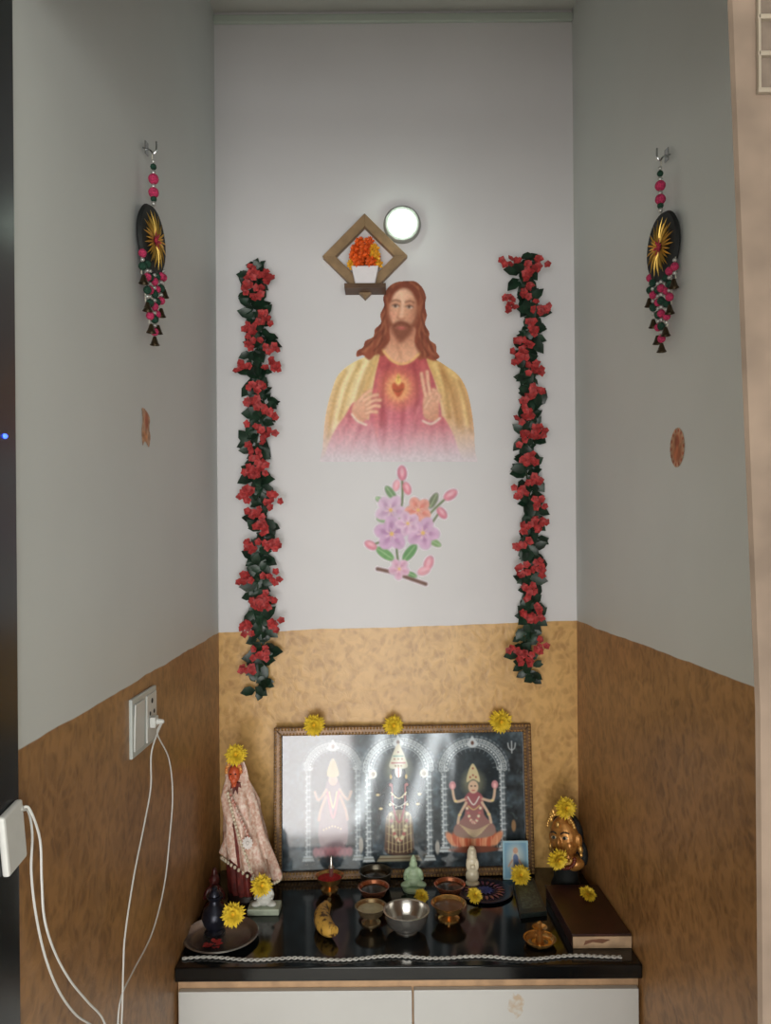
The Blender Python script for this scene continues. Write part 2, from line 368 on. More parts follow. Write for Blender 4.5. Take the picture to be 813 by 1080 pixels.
# sleeves
p.poly([(374, 424), (364, 438), (352, 456), (344, 476), (344, 492), (398, 492), (396, 462), (392, 446), (384, 440)], (202, 108, 114), grad=(370, 430, 372, 482, (222, 160, 176)))
for a, b in (((372, 434), (354, 470)), ((382, 446), (368, 480)), ((390, 455), (384, 484))): p.line([a, b], 3, (162, 70, 84), .5, soft=2.2)
for a, b in (((366, 442), (350, 478)), ((378, 442), (362, 478))): p.line([a, b], 3, (234, 162, 168), .6, soft=2.2)
p.poly([(446, 444), (464, 438), (474, 450), (482, 470), (484, 492), (436, 492), (438, 462)], (204, 106, 112), grad=(460, 440, 462, 482, (224, 160, 176)))
for a, b in (((456, 448), (452, 482)), ((466, 446), (472, 484))): p.line([a, b], 3, (166, 74, 86), .5, soft=2.2)
# hair mass, head slightly tilted
p.T = (math.radians(4), 424, 362)
p.poly([(423, 296), (433, 295.5), (441, 301), (446, 311), (445.5, 321), (448.5, 331), (447, 340), (452, 348), (453, 356), (460, 361), (461, 368), (465, 374), (458, 378), (450, 376), (443, 378), (436, 371), (424, 372), (410, 370), (405, 377), (398, 375), (391, 382), (384, 378), (377, 380), (377, 373), (383, 369), (385, 362), (393, 357), (394, 349), (400, 342), (398.5, 333), (402, 324), (400.5, 315), (405, 304), (413, 298)], (112, 54, 36), sil=True, grad=(424, 298, 424, 376, (146, 74, 52)))
p.poly([(411, 344), (436, 344), (437, 360), (444, 371), (434, 380), (424, 383), (414, 380), (404, 371), (411, 360)], (190, 126, 98), sil=True, grad=(424, 350, 424, 376, (228, 172, 138)))
p.line([(418, 360), (422, 372), (424, 378)], 2, (176, 112, 86), .5, soft=2); p.line([(404, 370), (413, 380), (424, 384), (435, 380), (444, 370)], 2.4, (234, 186, 120), soft=.8)
for q, w in (([(405, 306), (401, 320), (404, 334), (399, 348), (393, 358), (386, 366), (380, 375)], 5.5), ([(441, 306), (446, 320), (443.5, 334), (448, 348), (452, 358), (459, 366), (460, 375)], 5.5), ([(407, 342), (404, 354), (406, 364), (398, 374)], 4.5), ([(440, 342), (443, 354), (441, 364), (449, 374)], 4.5)):
    p.line(q, w, (122, 60, 42), .9, soft=1.8)
for q in ([(411, 301), (404, 312), (406, 324), (401, 336), (402, 346), (394, 356), (392, 366), (383, 374)], [(436, 301), (443, 312), (441, 324), (446, 336), (445, 346), (452, 356), (453, 366), (460, 373)], [(415, 299), (407, 310), (408, 324), (404, 338), (406, 350), (399, 362), (397, 374)], [(432, 299), (440, 310), (439, 324), (443, 338), (441, 350), (447, 362), (449, 375)], [(419, 298), (411, 305)], [(428, 297), (437, 304)], [(398, 352), (390, 362), (386, 374)], [(449, 350), (456, 360), (461, 370)]):
    p.line(q, 1.3, (196, 124, 84), .65, soft=1)
for q in ([(408, 305), (402, 318), (405, 331), (400, 344), (396, 356), (387, 368)], [(439, 305), (445, 318), (442, 331), (447, 344), (451, 356), (457, 368)], [(424, 296.5), (423, 302)], [(403, 350), (402, 362), (395, 372)], [(444, 350), (446, 362), (453, 373)]):
    p.line(q, 1.3, (76, 32, 22), .75, soft=1)
# face
p.ell(422.5, 327, 14.3, 22.5, (228, 176, 144), soft=1.4, grad=(412, 320, 438, 334, (204, 144, 112)), sil=True)
p.ell(420, 311, 8, 5.5, (242, 200, 170), .75, soft=4); p.ell(409.8, 330, 2.6, 10, (186, 124, 96), .5, soft=2.2); p.ell(435.5, 328, 3.2, 12, (164, 104, 78), .65, soft=2.4); p.ell(431, 316, 4, 3, (198, 140, 110), .5, soft=2)
p.poly([(407.5, 320), (407, 309), (413, 301), (422, 298), (432, 300), (438.5, 308), (439, 321), (435.5, 312), (430, 305.5), (422.5, 302), (416, 306), (410.5, 312)], (120, 58, 40), soft=1.2)
p.poly([(408.5, 334), (409.5, 343), (413.5, 352), (419, 359), (422.5, 361.5), (427, 358), (433, 350), (437, 334), (434, 341), (428.5, 340.5), (422, 339), (416.5, 340.5), (411.5, 342)], (128, 72, 52), .92, soft=2.2)
p.ell(422, 346, 4.4, 1.7, (204, 112, 100), soft=.9); p.line([(414.5, 343.8), (418, 341), (422, 340.3), (426.5, 341), (430, 343.8)], 2.2, (112, 58, 42), .9, soft=1.1); p.line([(417.8, 346), (422, 346.4), (426.4, 346)], .7, (130, 56, 50), .8)
p.line([(419.5, 320), (418.3, 329), (417.3, 334)], 1.4, (186, 122, 94), .6, soft=1.1); p.line([(417, 335.3), (421, 337), (425, 335.3)], 1.4, (164, 98, 78), .7, soft=.9); p.line([(422, 316), (421.5, 333)], 2.6, (246, 208, 178), .7, soft=1.6)
for ex in (414.6, 429.2):
    p.ell(ex, 322, 4.2, 3, (184, 126, 98), .5, soft=1.7); p.ell(ex, 323.5, 3.0, 1.4, (232, 220, 208), soft=.6); p.ell(ex-.4, 323.3, 1.5, 1.5, (70, 46, 36), soft=.6); p.line([(ex-3.6, 323), (ex, 321.5), (ex+3.6, 323)], 1, (84, 46, 34), .9, soft=.6); p.line([(ex-4.5, 318.6), (ex, 317), (ex+4.4, 318.4)], 1.3, (116, 66, 48), .85, soft=.9)
p.ell(412.5, 333, 3.5, 4, (232, 158, 132), .5, soft=2.2); p.ell(431, 333, 3, 4, (208, 138, 112), .5, soft=2.2)
p.T = None
# glow and heart
p.ell(420, 410, 17, 18, (238, 146, 96), .65, soft=8); p.ell(420, 409, 10, 11, (250, 196, 124), .75, soft=5)
for k in range(16):
    a = k*PI/8; p.line([(420+9*math.cos(a), 410+9*math.sin(a)), (420+15*math.cos(a), 410+15*math.sin(a))], .8, (252, 220, 160), .35)
p.poly([(420, 407), (416.5, 403.5), (413.5, 405.5), (414, 411), (420, 419), (426, 411), (426.5, 405.5), (423.5, 403.5)], (182, 70, 48), .85, soft=1.2)
p.line([(414.5, 411), (420, 413), (425.5, 410)], .9, (110, 66, 36), .7); p.poly([(417.8, 404), (418, 398), (420, 394), (422, 398), (422.2, 404)], (252, 210, 116), soft=.8); p.line([(420, 395), (420, 402)], .8, (140, 80, 36), .7); p.line([(418, 398), (422, 398)], .8, (140, 80, 36), .7)
# hands
sk, sd_ = (232, 180, 150), (184, 120, 96)
def fingers(lines, w):
    for l in lines: p.line(l, w+1, sd_, .65, soft=.9)
    for l in lines: p.line(l, w, sk, soft=.9)
    for l in lines: p.line([l[0], l[1]], w*.4, (244, 202, 174), .7, soft=.8)
p.poly([(371, 437), (373, 426), (380, 420), (388, 422), (391, 431), (388, 440), (380, 446)], sk, grad=(380, 420, 386, 446, (210, 150, 124)), soft=.9)
fingers([[(383, 423), (391, 418), (398, 416.5)], [(386, 427), (394, 422.5), (401, 422)], [(387, 431.5), (395, 428), (400, 428.5)], [(386, 436), (392, 434), (397, 434.5)], [(379, 423), (385, 416), (391, 412)]], 3.2)
p.poly([(448, 441), (446, 428), (447.5, 417), (455, 412.5), (461, 417), (463, 428), (461, 443)], sk, grad=(448, 420, 464, 436, (210, 148, 120)), soft=.9)
fingers([[(449, 418), (446.5, 406), (444.5, 394)], [(453.5, 416), (451.5, 404), (450.5, 392)]], 3.3)
for l in ([(457.5, 420), (460, 413.5), (457, 411)], [(461, 424), (463.5, 418), (460, 415)]): p.line(l, 4.2, sd_, .6, soft=.9); p.line(l, 3.4, sk, soft=.9)
fingers([[(448, 430), (452, 423), (456, 418)]], 3.2)
p.line([(371, 437), (377, 444), (386, 448)], 2, (240, 224, 204), soft=.9); p.line([(446, 444), (455, 447), (464, 441)], 2, (240, 224, 204), soft=.9)
p.blur(.7)
t = np.clip((p.Y-440)/44, 0, 1)**1.3*.97; p.c = p.c*(1-t[..., None])+np.array((211, 202, 208.))*t[..., None]
p.c = p.c*.93+np.array((222, 208, 208.))*.07
p.noise(.08, 4)
pc = P(421, 392, YB-.0015)
o = p.build('wall_poster', pm, lambda x, y: P(x, y, YB-.0015), origin=pc)
tag(o, 'cut-out portrait poster of a bearded man in golden cloak and red robe', 'poster')

# ================================================================ FLOWER STICKER
p = Pic(382, 486, 486, 622, .6)
def sticker(g, white):
    W = (212, 204, 212)
    C = lambda c: W if white else c
    for l, w_, c in (([(398, 600), (415, 604), (432, 610), (449, 616)], 3.5, (120, 92, 84)), ([(421, 600), (418, 570), (424, 530), (424, 504)], 2, (104, 122, 84)), ([(440, 560), (455, 540), (472, 524)], 2, (112, 130, 92)), ([(392, 575), (405, 570)], 2, (112, 130, 92)), ([(450, 560), (462, 542)], 2, (112, 122, 92))):
        p.line(l, w_, C(c), sil=True, grow=g)
    for x, y, r, a, c in ((406, 584, 11, .6, (118, 162, 108)), (432, 583, 11, -.9, (110, 154, 104)), (412, 520, 9, -2.2, (124, 152, 116)), (457, 528, 9, -1.1, (126, 134, 112)), (402, 528, 7, .5, (148, 178, 140)), (458, 572, 8, .5, (138, 168, 122)), (404, 548, 7, .1, (146, 172, 134)), (434, 606, 6, .4, (110, 150, 104))):
        p.ell(x, y, r, r*.45, C(c), rot=a, sil=True, grow=g)
        if not white: p.line([(x-r*.8*math.cos(a), y-r*.8*math.sin(a)), (x+r*.8*math.cos(a), y+r*.8*math.sin(a))], .7, (186, 208, 170))
    for x, y, r, rot, c in ((424, 499, 8, 1.5, (208, 130, 150)), (429, 515, 7, 1.2, (220, 138, 154)), (418, 512, 6, 1.8, (228, 162, 174)), (475, 522, 8, -.6, (214, 138, 154)), (466, 541, 7, .9, (212, 132, 150)), (391, 575, 7, .5, (212, 138, 154)), (452, 594, 8, -1.2, (216, 146, 162)), (447, 602, 7, -.4, (224, 164, 176))):
        p.ell(x, y, r, r*.6, C(c), rot=rot, sil=True, grow=g)
        if not white: p.ell(x, y-1, r*.6, r*.25, (238, 196, 206), .8, rot=rot, soft=1)
    for x, y, r, a0, c1, c2 in ((412, 538, 16, .2, (212, 186, 208), (184, 142, 178)), (441, 538, 14, .5, (226, 166, 154), (214, 118, 108)), (413, 563, 18, .9, (206, 172, 202), (172, 124, 168)), (446, 562, 17, .1, (212, 178, 206), (180, 130, 172)), (430, 552, 13, .6, (220, 190, 212), (190, 140, 178)), (421, 600, 11, .4, (220, 184, 204), (194, 132, 162))):
        for k in range(5):
            a = a0+k*2*PI/5; p.ell(x+r*.52*math.cos(a), y+r*.52*math.sin(a), r*.52, r*.42, C(c1), rot=a, sil=True, grow=g)
            if not white:
                p.ell(x+r*.35*math.cos(a), y+r*.35*math.sin(a), r*.36, r*.14, C(c2), .7, rot=a, soft=1.5)
        if not white:
            for k in range(7): a = a0+k*.9; p.line([(x, y), (x+r*.36*math.cos(a), y+r*.36*math.sin(a))], .6, (246, 226, 210), .8)
            p.ell(x, y, r*.12, r*.12, (228, 190, 120))
sticker(2.0, True); sticker(0, False)
p.blur(.6); p.noise(.08, 5)
o = p.build('wall_sticker', print_mat('printed sticker', 1.2, .6), lambda x, y: P(x, y, YB-.0012), origin=P(430, 555, YB-.0012))
tag(o, 'pink and lilac blossom spray sticker below the portrait poster', 'sticker')

# ================================================================ WALL LAMP
c = P(424, 238, YB-.0005)
t = thing('wall_lamp', 'round white lamp holder with a lit bulb on the back wall', 'lamp', c)
rx = Euler((PI/2, 0, 0))
MB().lathe([(0, 0), (.050, 0), (.052, .004), (.051, .011), (.046, .016), (.040, .015), (.036, .009), (.030, .005), (0, .004)], c, 48, rot=rx).build('holder', M('lamp holder', (150, 152, 146), .5, var=.03), t)
o = MB().lathe([(.014, .004), (.018, .010), (.0215, .020), (.021, .032), (.015, .041), (.007, .045), (0, .046)], c, 36, rot=rx).build('bulb', M('lit bulb', (255, 250, 245), .4, emit=(232, 255, 238), estr=19), t)
o['label'] = 'glowing white bulb'

# ================================================================ DIAMOND SHELF + POT
m_wood = M('shelf wood', (150, 122, 88), .55, var=.25, scale=22, bump=.2)
m_woodd = M('shelf wood dark', (92, 66, 44), .55, var=.2, scale=22)
ce = P(385, 273, YB-.001); t = thing('wall_shelf', 'diamond-shaped wooden wall shelf frame left of the lamp', 'shelf', ce)
hd = .117
def dia(h): return [(0, h), (h, 0), (0, -h), (-h, 0)]
fr = lambda u, v, d: Vector((ce.x+u, YB-.001-d, ce.z+v))
o4 = dia(hd); i4 = dia(hd-.036); dep = .022
for k in range(4):
    a, b, c_, d = o4[k], o4[(k+1) % 4], i4[(k+1) % 4], i4[k]
    MB().prism([a, b, c_, d], fr, dep).build('frame_board', m_wood, t, smooth=False, bevel=.001)
zs = P(386, 305, YB-.03).z
MB().box((ce.x+.001, YB-.031, zs), (.112, .060, .013)).build('shelf_board', m_woodd, t, smooth=False, bevel=.001)
pz = zs+.0065; pcx = P(385, 290, YB-.04).x; pcy = YB-.034
t = thing('flower_pot', 'small square white pot of orange marigolds on the diamond shelf', 'pot', (pcx, pcy, pz))
mb = MB(); q = []
for h, z in ((.026, 0), (.037, .048)):
    q += [(pcx-h, pcy-h*.65, pz+z), (pcx+h, pcy-h*.65, pz+z), (pcx+h, pcy+h*.65, pz+z), (pcx-h, pcy+h*.65, pz+z)]
mb.hexa(q).build('pot_body', M('glazed white pot', (225, 220, 222), .3, var=.02), t, smooth=False, bevel=.002)
m_or = M('marigold orange', (236, 96, 24), .7, var=.35, scale=150, bump=.6); m_ye = M('marigold yellow', (240, 170, 36), .7, var=.3, scale=150, bump=.6)
for r, (n, z, rad) in enumerate(((6, .058, .034), (6, .078, .032), (5, .097, .026), (3, .116, .014))):
    for k in range(n):
        a = k*2*PI/n+r*.5; cc = Vector((pcx+rad*math.cos(a), pcy-.006+rad*.6*math.sin(a), pz+z))
        mb = MB()
        for j in range(26):
            ph = j*2.4; zz = 1-2*(j+.5)/26; rr = math.sqrt(1-zz*zz); d = Vector((rr*math.cos(ph), rr*math.sin(ph), zz))
            mb.leaf(cc+d*.003, d, Vector((d.y, -d.x, .5)), .014, .011, -.2)
        mb.ell(cc, .009, u=10, v=6).build('flower', m_ye if (k+r) % 3 == 0 else m_or, t)

# ================================================================ GARLANDS
m_leaf = M('dark glossy leaf', (25, 50, 34), .4, var=.5, scale=40)
m_red = M('red blossom', (172, 54, 54), .6, var=.35, scale=90)
m_stem = M('green stem', (40, 60, 36), .6)
m_nail = M('nail', (120, 120, 118), .4, .8)
def garland(label, path, blossoms, seed):
    rnd = random.Random(seed)
    pts = spline([P(x, y, YB-.016) for x, y in path], 10)
    org = P(*path[0], YB-.016); t = thing('garland', label, 'garland', org, 'artificial flower garlands hung on the back wall')
    MB().tube(pts, .0025, 6).build('stem', m_stem, t)
    MB().tube([Vector((org.x, YB-.0001, org.z-.004)), Vector((org.x, YB-.026, org.z-.004))], .0022, 8).build('nail', m_nail, t)
    e = pts[-6]; MB().tube([Vector((e.x, YB-.0001, e.z)), Vector((e.x, YB-.022, e.z))], .0022, 8).build('nail', m_nail, t)
    mb = MB(); n = 320
    for i in range(n):
        f = i/(n-1)*(len(pts)-1.001); k = int(f); c = pts[k].lerp(pts[k+1], f-k)
        side = 1 if i % 2 else -1; ang = rnd.uniform(-1.4, 1.4); L = rnd.uniform(.032, .052)*(.9+.2*math.sin(i*.25+seed))
        d = Vector((side*math.cos(ang), -rnd.uniform(.05, .6), math.sin(ang)-.25))
        mb.leaf(c+Vector((rnd.uniform(-.016, .016), rnd.uniform(-.012, .008), 0)), d, Vector((rnd.uniform(-.4, .4), -1, rnd.uniform(-.1, .6))), L, L*.66, rnd.uniform(0, .3))
    mb.build('foliage', m_leaf, t, recalc=False)
    for (x, y) in blossoms:
        c = P(x, y, YB-.055); mb = MB()
        for j in range(rnd.randint(6, 9)):
            a = rnd.uniform(0, 2*PI); r = rnd.uniform(.008, .025) if j else 0
            cc = c+Vector((r*math.cos(a), rnd.uniform(-.012, .006), r*.9*math.sin(a)))
            ax = Vector((rnd.uniform(-.6, .6), -1, rnd.uniform(-.4, .7))).normalized()
            u = ax.cross(Vector((0, 0, 1))).normalized(); v = ax.cross(u); a0 = rnd.uniform(0, 1)
            for k in range(5):
                b = a0+k*2*PI/5; d = u*math.cos(b)+v*math.sin(b)+ax*.4
                mb.leaf(cc, d, ax, rnd.uniform(.010, .0135), .0115, .1)
            mb.ell(cc+ax*.001, .0022, u=6, v=4)
        mb.build('blossom_cluster', m_red, t, recalc=False)
    return t
garland('leafy garland with red blossoms hanging left of the portrait poster',
        [(272, 280), (268, 310), (273, 345), (270, 390), (278, 425), (270, 470), (274, 510), (278, 560), (272, 600), (273, 640), (277, 680), (273, 728)],
        [(284, 291), (261, 300), (268, 287), (279, 337), (262, 347), (268, 360), (257, 388), (288, 388), (270, 408), (268, 426), (286, 434), (266, 478), (276, 494), (260, 522), (287, 528), (264, 576), (287, 575), (274, 556), (259, 610), (285, 608), (270, 634), (262, 662), (289, 658), (264, 706), (275, 690), (272, 312), (270, 450), (268, 540), (284, 372), (282, 460), (262, 498), (282, 632)], 3)
garland('leafy garland with red blossoms hanging right of the portrait poster',
        [(557, 270), (553, 300), (560, 335), (553, 370), (558, 400), (562, 440), (554, 480), (558, 520), (562, 560), (558, 600), (560, 640), (554, 680), (560, 712)],
        [(538, 274), (568, 281), (556, 286), (538, 322), (570, 326), (552, 360), (546, 376), (567, 412), (554, 422), (567, 455), (553, 464), (561, 508), (548, 520), (571, 552), (556, 556), (553, 603), (568, 600), (556, 650), (568, 646), (546, 686), (568, 682), (556, 696), (560, 345), (560, 485), (552, 575), (558, 625), (556, 306), (562, 390), (552, 440), (566, 532)], 9)

# ================================================================ SIDE-WALL HANGINGS
m_black = M('black felt', (16, 20, 20), .7); m_goldf = M('gold foil', (226, 186, 96), .3, .8, var=.1)
m_pink = M('pink pompom', (186, 50, 92), .9, var=.35, scale=300, bump=.8); m_bead = M('silver bead', (190, 190, 186), .3, .6)
m_bell = M('dark bell metal', (70, 58, 40), .4, .7); m_cord = M('string', (200, 196, 180), .8); m_ggreen = M('green pompom', (24, 62, 46), .9, var=.3, scale=300, bump=.8)
m_steel = M('steel', (170, 172, 172), .25, 1., var=.05)
t = thing('wall_hanging', 'round black and gold beaded hanging with small bells on the left wall', 'wall hanging', (0, 0, 0), 'beaded hangings on the side walls')
MB().box((-.0012, 0, .176), (.002, .014, .024)).tube(spline([(-.009, .0, .178), (.006, 0, .172), (.012, 0, .165), (.018, 0, .172), (.018, 0, .188)], 6), .0016, 6).build('hook', m_steel, t)
MB().tube([(.010, 0, .166), (.010, 0, .06)], .001, 5).build('cord', m_cord, t)
for z, r, m in ((.150, .004, m_bead), (.140, .006, m_ggreen), (.129, .005, m_bead), (.117, .010, m_pink), (.103, .005, m_bead), (.091, .010, m_pink), (.079, .006, m_ggreen), (.070, .005, m_bead)):
    MB().ell((.012, 0, z), r, u=12, v=8).build('bead' if m is m_bead else 'pompom', m, t)
ry = Euler((0, PI/2, 0))
disc = MB().lathe([(0, 0), (.058, 0), (.062, .004), (.059, .010), (0, .011)], (.002, 0, 0), 40, sx=1.06, sy=.96, rot=ry).build('disc', m_black, t)
mb = MB()
for k in range(34):
    a = k*2*PI/34; d = Vector((0, math.cos(a)*.95, math.sin(a)*1.05)); mb.leaf(Vector((.0145, 0, 0))+d*.007, d, (1, 0, 0), .047 if k % 2 else .037, .0042, 0)
mb.build('gold_rays', m_goldf, disc, recalc=False)
mb = MB()
for k in range(6):
    a = k*PI/3; mb.leaf((.0160, 0, 0), (0, math.cos(a), math.sin(a)), (1, 0, 0), .018, .006, -.2)
mb.ell((.016, 0, 0), (.004, .005, .005), u=10, v=6).build('centre_flower', M('red felt', (170, 46, 66), .8), disc, recalc=False)
for ui, (u, ln) in enumerate(((-.048, .085), (-.032, .116), (-.016, .145), (0, .162), (.016, .138), (.032, .108), (.048, .080))):
    z0 = -math.sqrt(.060**2-u*u)
    zb = z0-(ln-.04)
    MB().tube([(.008, u, z0), (.008, u, zb)], .001, 5).build('cord', m_cord, t)
    nb = int((z0-zb)/.012)
    for k in range(nb):
        z = z0-.006-k*.012; m = (m_pink, m_bead, m_ggreen, m_bead)[(k+ui*2+ui//2) % 4]
        MB().ell((.010+.002*(ui % 2), u, z), .004 if m is m_bead else .0078, u=10, v=7).build('bead' if m is m_bead else 'pompom', m, t)
    MB().lathe([(0, 0), (.003, -.001), (.005, -.007), (.007, -.013), (.0095, -.017), (.008, -.0165), (.005, -.009), (0, -.007)], (.012, u, zb), 14).build('bell', m_bell, t)
t2 = copy_tree(t); t2['label'] = 'round black and gold beaded hanging with small bells on the right wall'
c = PW(151, 254); t.location = (c.x+.009, c.y, c.z); t.rotation_euler = (0, 0, -.10)
c = PW(708, 261, side=1); t2.location = (c.x-.009, c.y, c.z); t2.rotation_euler = (0, 0, PI+.13)

# ================================================================ WORN STICKERS on side walls
def small_sticker(side, px, py, hw, hh, label, oval):
    c = PW(px, py, .0008, side); p = Pic(-20, -20, 20, 20, .8, bg=(190, 158, 134))
    if oval:
        p.ell(0, 0, 17, 19, (188, 156, 130), sil=True); p.ell(0, 0, 13, 15, (188, 120, 82), .6, soft=2); p.ell(0, -6, 5, 6, (162, 80, 58), .7, soft=1); p.ell(0, 6, 8, 7, (178, 98, 66), .7, soft=2)
        for k in range(14): a = k*PI/7; p.ell(14*math.cos(a), 16*math.sin(a), 1.6, 1.6, (168, 92, 68))
    else:
        p.poly([(-14, -19), (4, -18), (15, -12), (12, -2), (16, 6), (10, 18), (-4, 14), (-12, 19), (-16, 4), (-12, -6)], (190, 152, 126), sil=True)
        p.ell(2, -8, 6, 9, (184, 98, 70), .7, soft=2); p.ell(-3, 8, 8, 5, (204, 136, 90), .7, soft=2)
    p.noise(.35, 5)
    sg = 1 if side < 0 else -1; dir_ = Vector((-.0165 if side < 0 else -.034, 1, 0)).normalized()
    o = p.build('wall_sticker', print_mat('worn sticker', 1.0, .7), lambda x, y: c+dir_*(sg*x*hw/20)+Vector((0, 0, -y*hh/20)), origin=c)
    tag(o, label, 'sticker')
small_sticker(-1, 154, 452, .036, .038, 'small worn orange and beige sticker on the left wall', False)
small_sticker(1, 714, 472, .040, .040, 'small oval tan and gold sticker on the right wall', True)

# ================================================================ SOCKET + CABLES
m_pl = M('ivory plastic', (186, 192, 188), .35, var=.02); m_pl2 = M('white cable', (206, 206, 202), .45, var=.02); m_hole = M('socket hole', (30, 30, 30), .7)
c = PW(149, 760); t = thing('wall_socket', 'white switch and socket plate on the left wall over the gold paint', 'socket', (c.x, c.y, c.z))
MB().box((c.x+.0035, c.y, c.z), (.007, .140, .106)).build('plate', m_pl, t, smooth=False, bevel=.002)
MB().box((c.x+.0082, c.y-.036, c.z), (.003, .05, .085), Euler((0, .03, 0))).build('switch', m_pl2, t, smooth=False, bevel=.001)
MB().box((c.x+.0082, c.y+.034, c.z), (.003, .058, .088)).build('socket_face', m_pl2, t, smooth=False, bevel=.001)
for dy, dz, r in ((0, .03, .005), (-.012, .008, .004), (.012, .008, .004)):
    MB().lathe([(r, 0), (r, .0103), (0, .0103)], (c.x, c.y+.034+dy, c.z+dz), 12, rot=ry).build('socket_hole', m_hole, t)
pc_ = Vector((c.x+.0099, c.y+.026, c.z-.008))
t = thing('charger_cable', 'white charger plug with two thin cables looping down from the left wall socket', 'cable', pc_)
MB().box(pc_+Vector((.006, 0, 0)), (.011, .022, .020)).lathe([(.006, 0), (.005, .006), (.0035, .014), (0, .014)], pc_+Vector((.011, 0, 0)), 12, rot=ry).build('plug', m_pl2, t, smooth=False, bevel=.002)
s0 = pc_+Vector((.022, 0, 0))
ps = [(166, 774), (178, 800), (182, 838), (179, 882), (173, 935), (160, 985), (140, 1025), (127, 1055), (124, 1100), (126, 1180)]
MB().tube(spline([s0]+[PW(x, y, .020) for x, y in ps], 8), .0015, 6).build('cord', m_pl2, t)
ps = [(160, 792), (159, 830), (152, 870), (141, 925), (132, 985), (130, 1020), (129, 1060), (127, 1110), (127, 1180)]
MB().tube(spline([s0]+[PW(x, y, .026) for x, y in ps], 8), .0015, 6).build('cord', m_pl2, t)
# near adapter on the jamb corner
xa = -.450; z1, z0 = P(10, 848, .90).z, P(10, 914, .90).z
t = thing('power_adapter', 'blocky white power adapter with drooping cables on the dark jamb at the left edge', 'adapter', (xa+.004, .893, (z0+z1)/2))
MB().box((xa+.0045, .893, (z0+z1)/2), (.009, .046, z1-z0), Euler((0.16, 0, 0))).build('body', m_pl2, t, smooth=False, bevel=.003)
a0 = Vector((xa+.006, .912, z1-.010))
MB().tube([a0-Vector((0, .006, -.002)), a0+Vector((0, .004, -.001)), a0+Vector((.001, .009, -.004))], [.004, .0034, .0018], 10).build('strain_relief', m_pl2, t)
ps = [(30, 856), (34, 880), (33, 920), (38, 965), (48, 1010), (62, 1045), (80, 1070), (100, 1085), (112, 1110)]
MB().tube(spline([a0]+[PW(x, y, .012) for x, y in ps], 8), .0016, 6).build('cord', m_pl2, t)
ps = [(31, 853), (42, 885), (44, 930), (47, 970), (58, 1005), (74, 1034), (92, 1056), (108, 1074), (116, 1100)]
MB().tube(spline([a0]+[PW(x, y, .018) for x, y in ps], 8), .0016, 6).build('cord', m_pl2, t)
c = P(5, 460, .89); c.x = -.4495
o = MB().ell(c, (.003, .004, .003), u=12, v=8).build('indicator_light', M('blue led', (60, 90, 255), .4, emit=(50, 80, 255), estr=5), origin=c)
tag(o, 'tiny glowing blue indicator light on the dark jamb', 'indicator light')

# ================================================================ BEIGE DOOR FRAME at the right edge
m_df = M('dull beige door frame', (130, 112, 97), .75, var=.2, scale=11, bump=.3)
m_df2 = M('pale moulding', (150, 138, 122), .6, var=.06, scale=14); m_df3 = M('moulding recess', (114, 100, 88), .8, var=.1)
def dfx(z): return .3815-.0235*min(1, max(0, (z-1.45)/.75))
zsn = [0.0, .7, 1.45, 1.71, 1.97, 2.20, 2.33]
mb = MB(); rings = []
for z in zsn:
    x = dfx(z); rings.append([mb.bm.verts.new(v) for v in ((x+.003, .788, z), (.66, .788, z), (.66, .858, z), (x+.045, .858, z), (x, .793, z))])
for a, b in zip(rings, rings[1:]):
    for k in range(5): mb.bm.faces.new((a[k], a[(k+1) % 5], b[(k+1) % 5], b[k]))
mb.bm.faces.new(rings[0][::-1]); mb.bm.faces.new(rings[-1])
struct('door_1', mb, m_df)
za, zb = P(805, 96, .785).z, P(805, -20, .785).z
xl0 = P(798, 50, .785).x
mb = MB()
mb.box((xl0+.002, .785, (za+zb)/2), (.003, .006, zb-za)).box((xl0+.060, .785, (za+zb)/2), (.004, .006, zb-za))
for k in range(4):
    z = za+(zb-za)*k/3; mb.box((xl0+.031, .785, z), (.062, .006, .005))
struct('trim_4', mb, m_df2, bevel=.001)
struct('trim_5', MB().box((xl0+.031, .7875, (za+zb)/2), (.060, .001, zb-za-.004)), m_df3)

# ================================================================ FRAMED PICTURE
YL, YR = 2.040, 2.068
bl = P(289, 927, YL); br = P(563, 917, YR); bl.z = br.z = ZC+.0005
ux = (br-bl); Wd = ux.length; ux.normalize()
lean = math.radians(5.2); back = Vector((-ux.y, ux.x, 0)); uz = (back*math.sin(lean)+Vector((0, 0, 1))*math.cos(lean)).normalized(); un = ux.cross(uz)   # toward camera
if un.y > 0: un = -un
H = .402
FM = lambda u, v, d: bl+ux*u+uz*v+un*d
t = thing('framed_picture', 'wide gold-brown beaded frame picture of three arched temple shrines leaning on the back wall', 'picture', (bl+br)/2)
m_fr = M('bronze frame', (104, 76, 48), .35, .3, var=.3, scale=60); m_fg = M('gilt beading', (196, 158, 104), .35, .6)
fw = .022
o4 = [(0, 0), (Wd, 0), (Wd, H), (0, H)]; i4 = [(fw, fw), (Wd-fw, fw), (Wd-fw, H-fw), (fw, H-fw)]
for k in range(4):
    MB().prism([o4[k], o4[(k+1) % 4], i4[(k+1) % 4], i4[k]], lambda u, v, d: FM(u, v, d-.004), .018).build('border_rail', m_fr, t, smooth=False, bevel=.002)
mb = MB()
for e in (.005, fw-.004):
    n1 = int((Wd-2*e)/.0088); n2 = int((H-2*e)/.0088)
    for i in range(n1+1):
        for v in (e, H-e): mb.ell(FM(e+(Wd-2*e)*i/n1, v, .0145), .0037, u=6, v=4)
    for i in range(1, n2):
        for u in (e, Wd-e): mb.ell(FM(u, e+(H-2*e)*i/n2, .0145), .0037, u=6, v=4)
mb.build('beading', m_fg, t)
x0, y0, x1, y1 = 298, 776, 553, 912
p = Pic(x0, y0, x1, y1, .45, bg=(50, 60, 66)); p.noise(.9, 18); p.noise(.5, 6)
rg = random.Random(11)
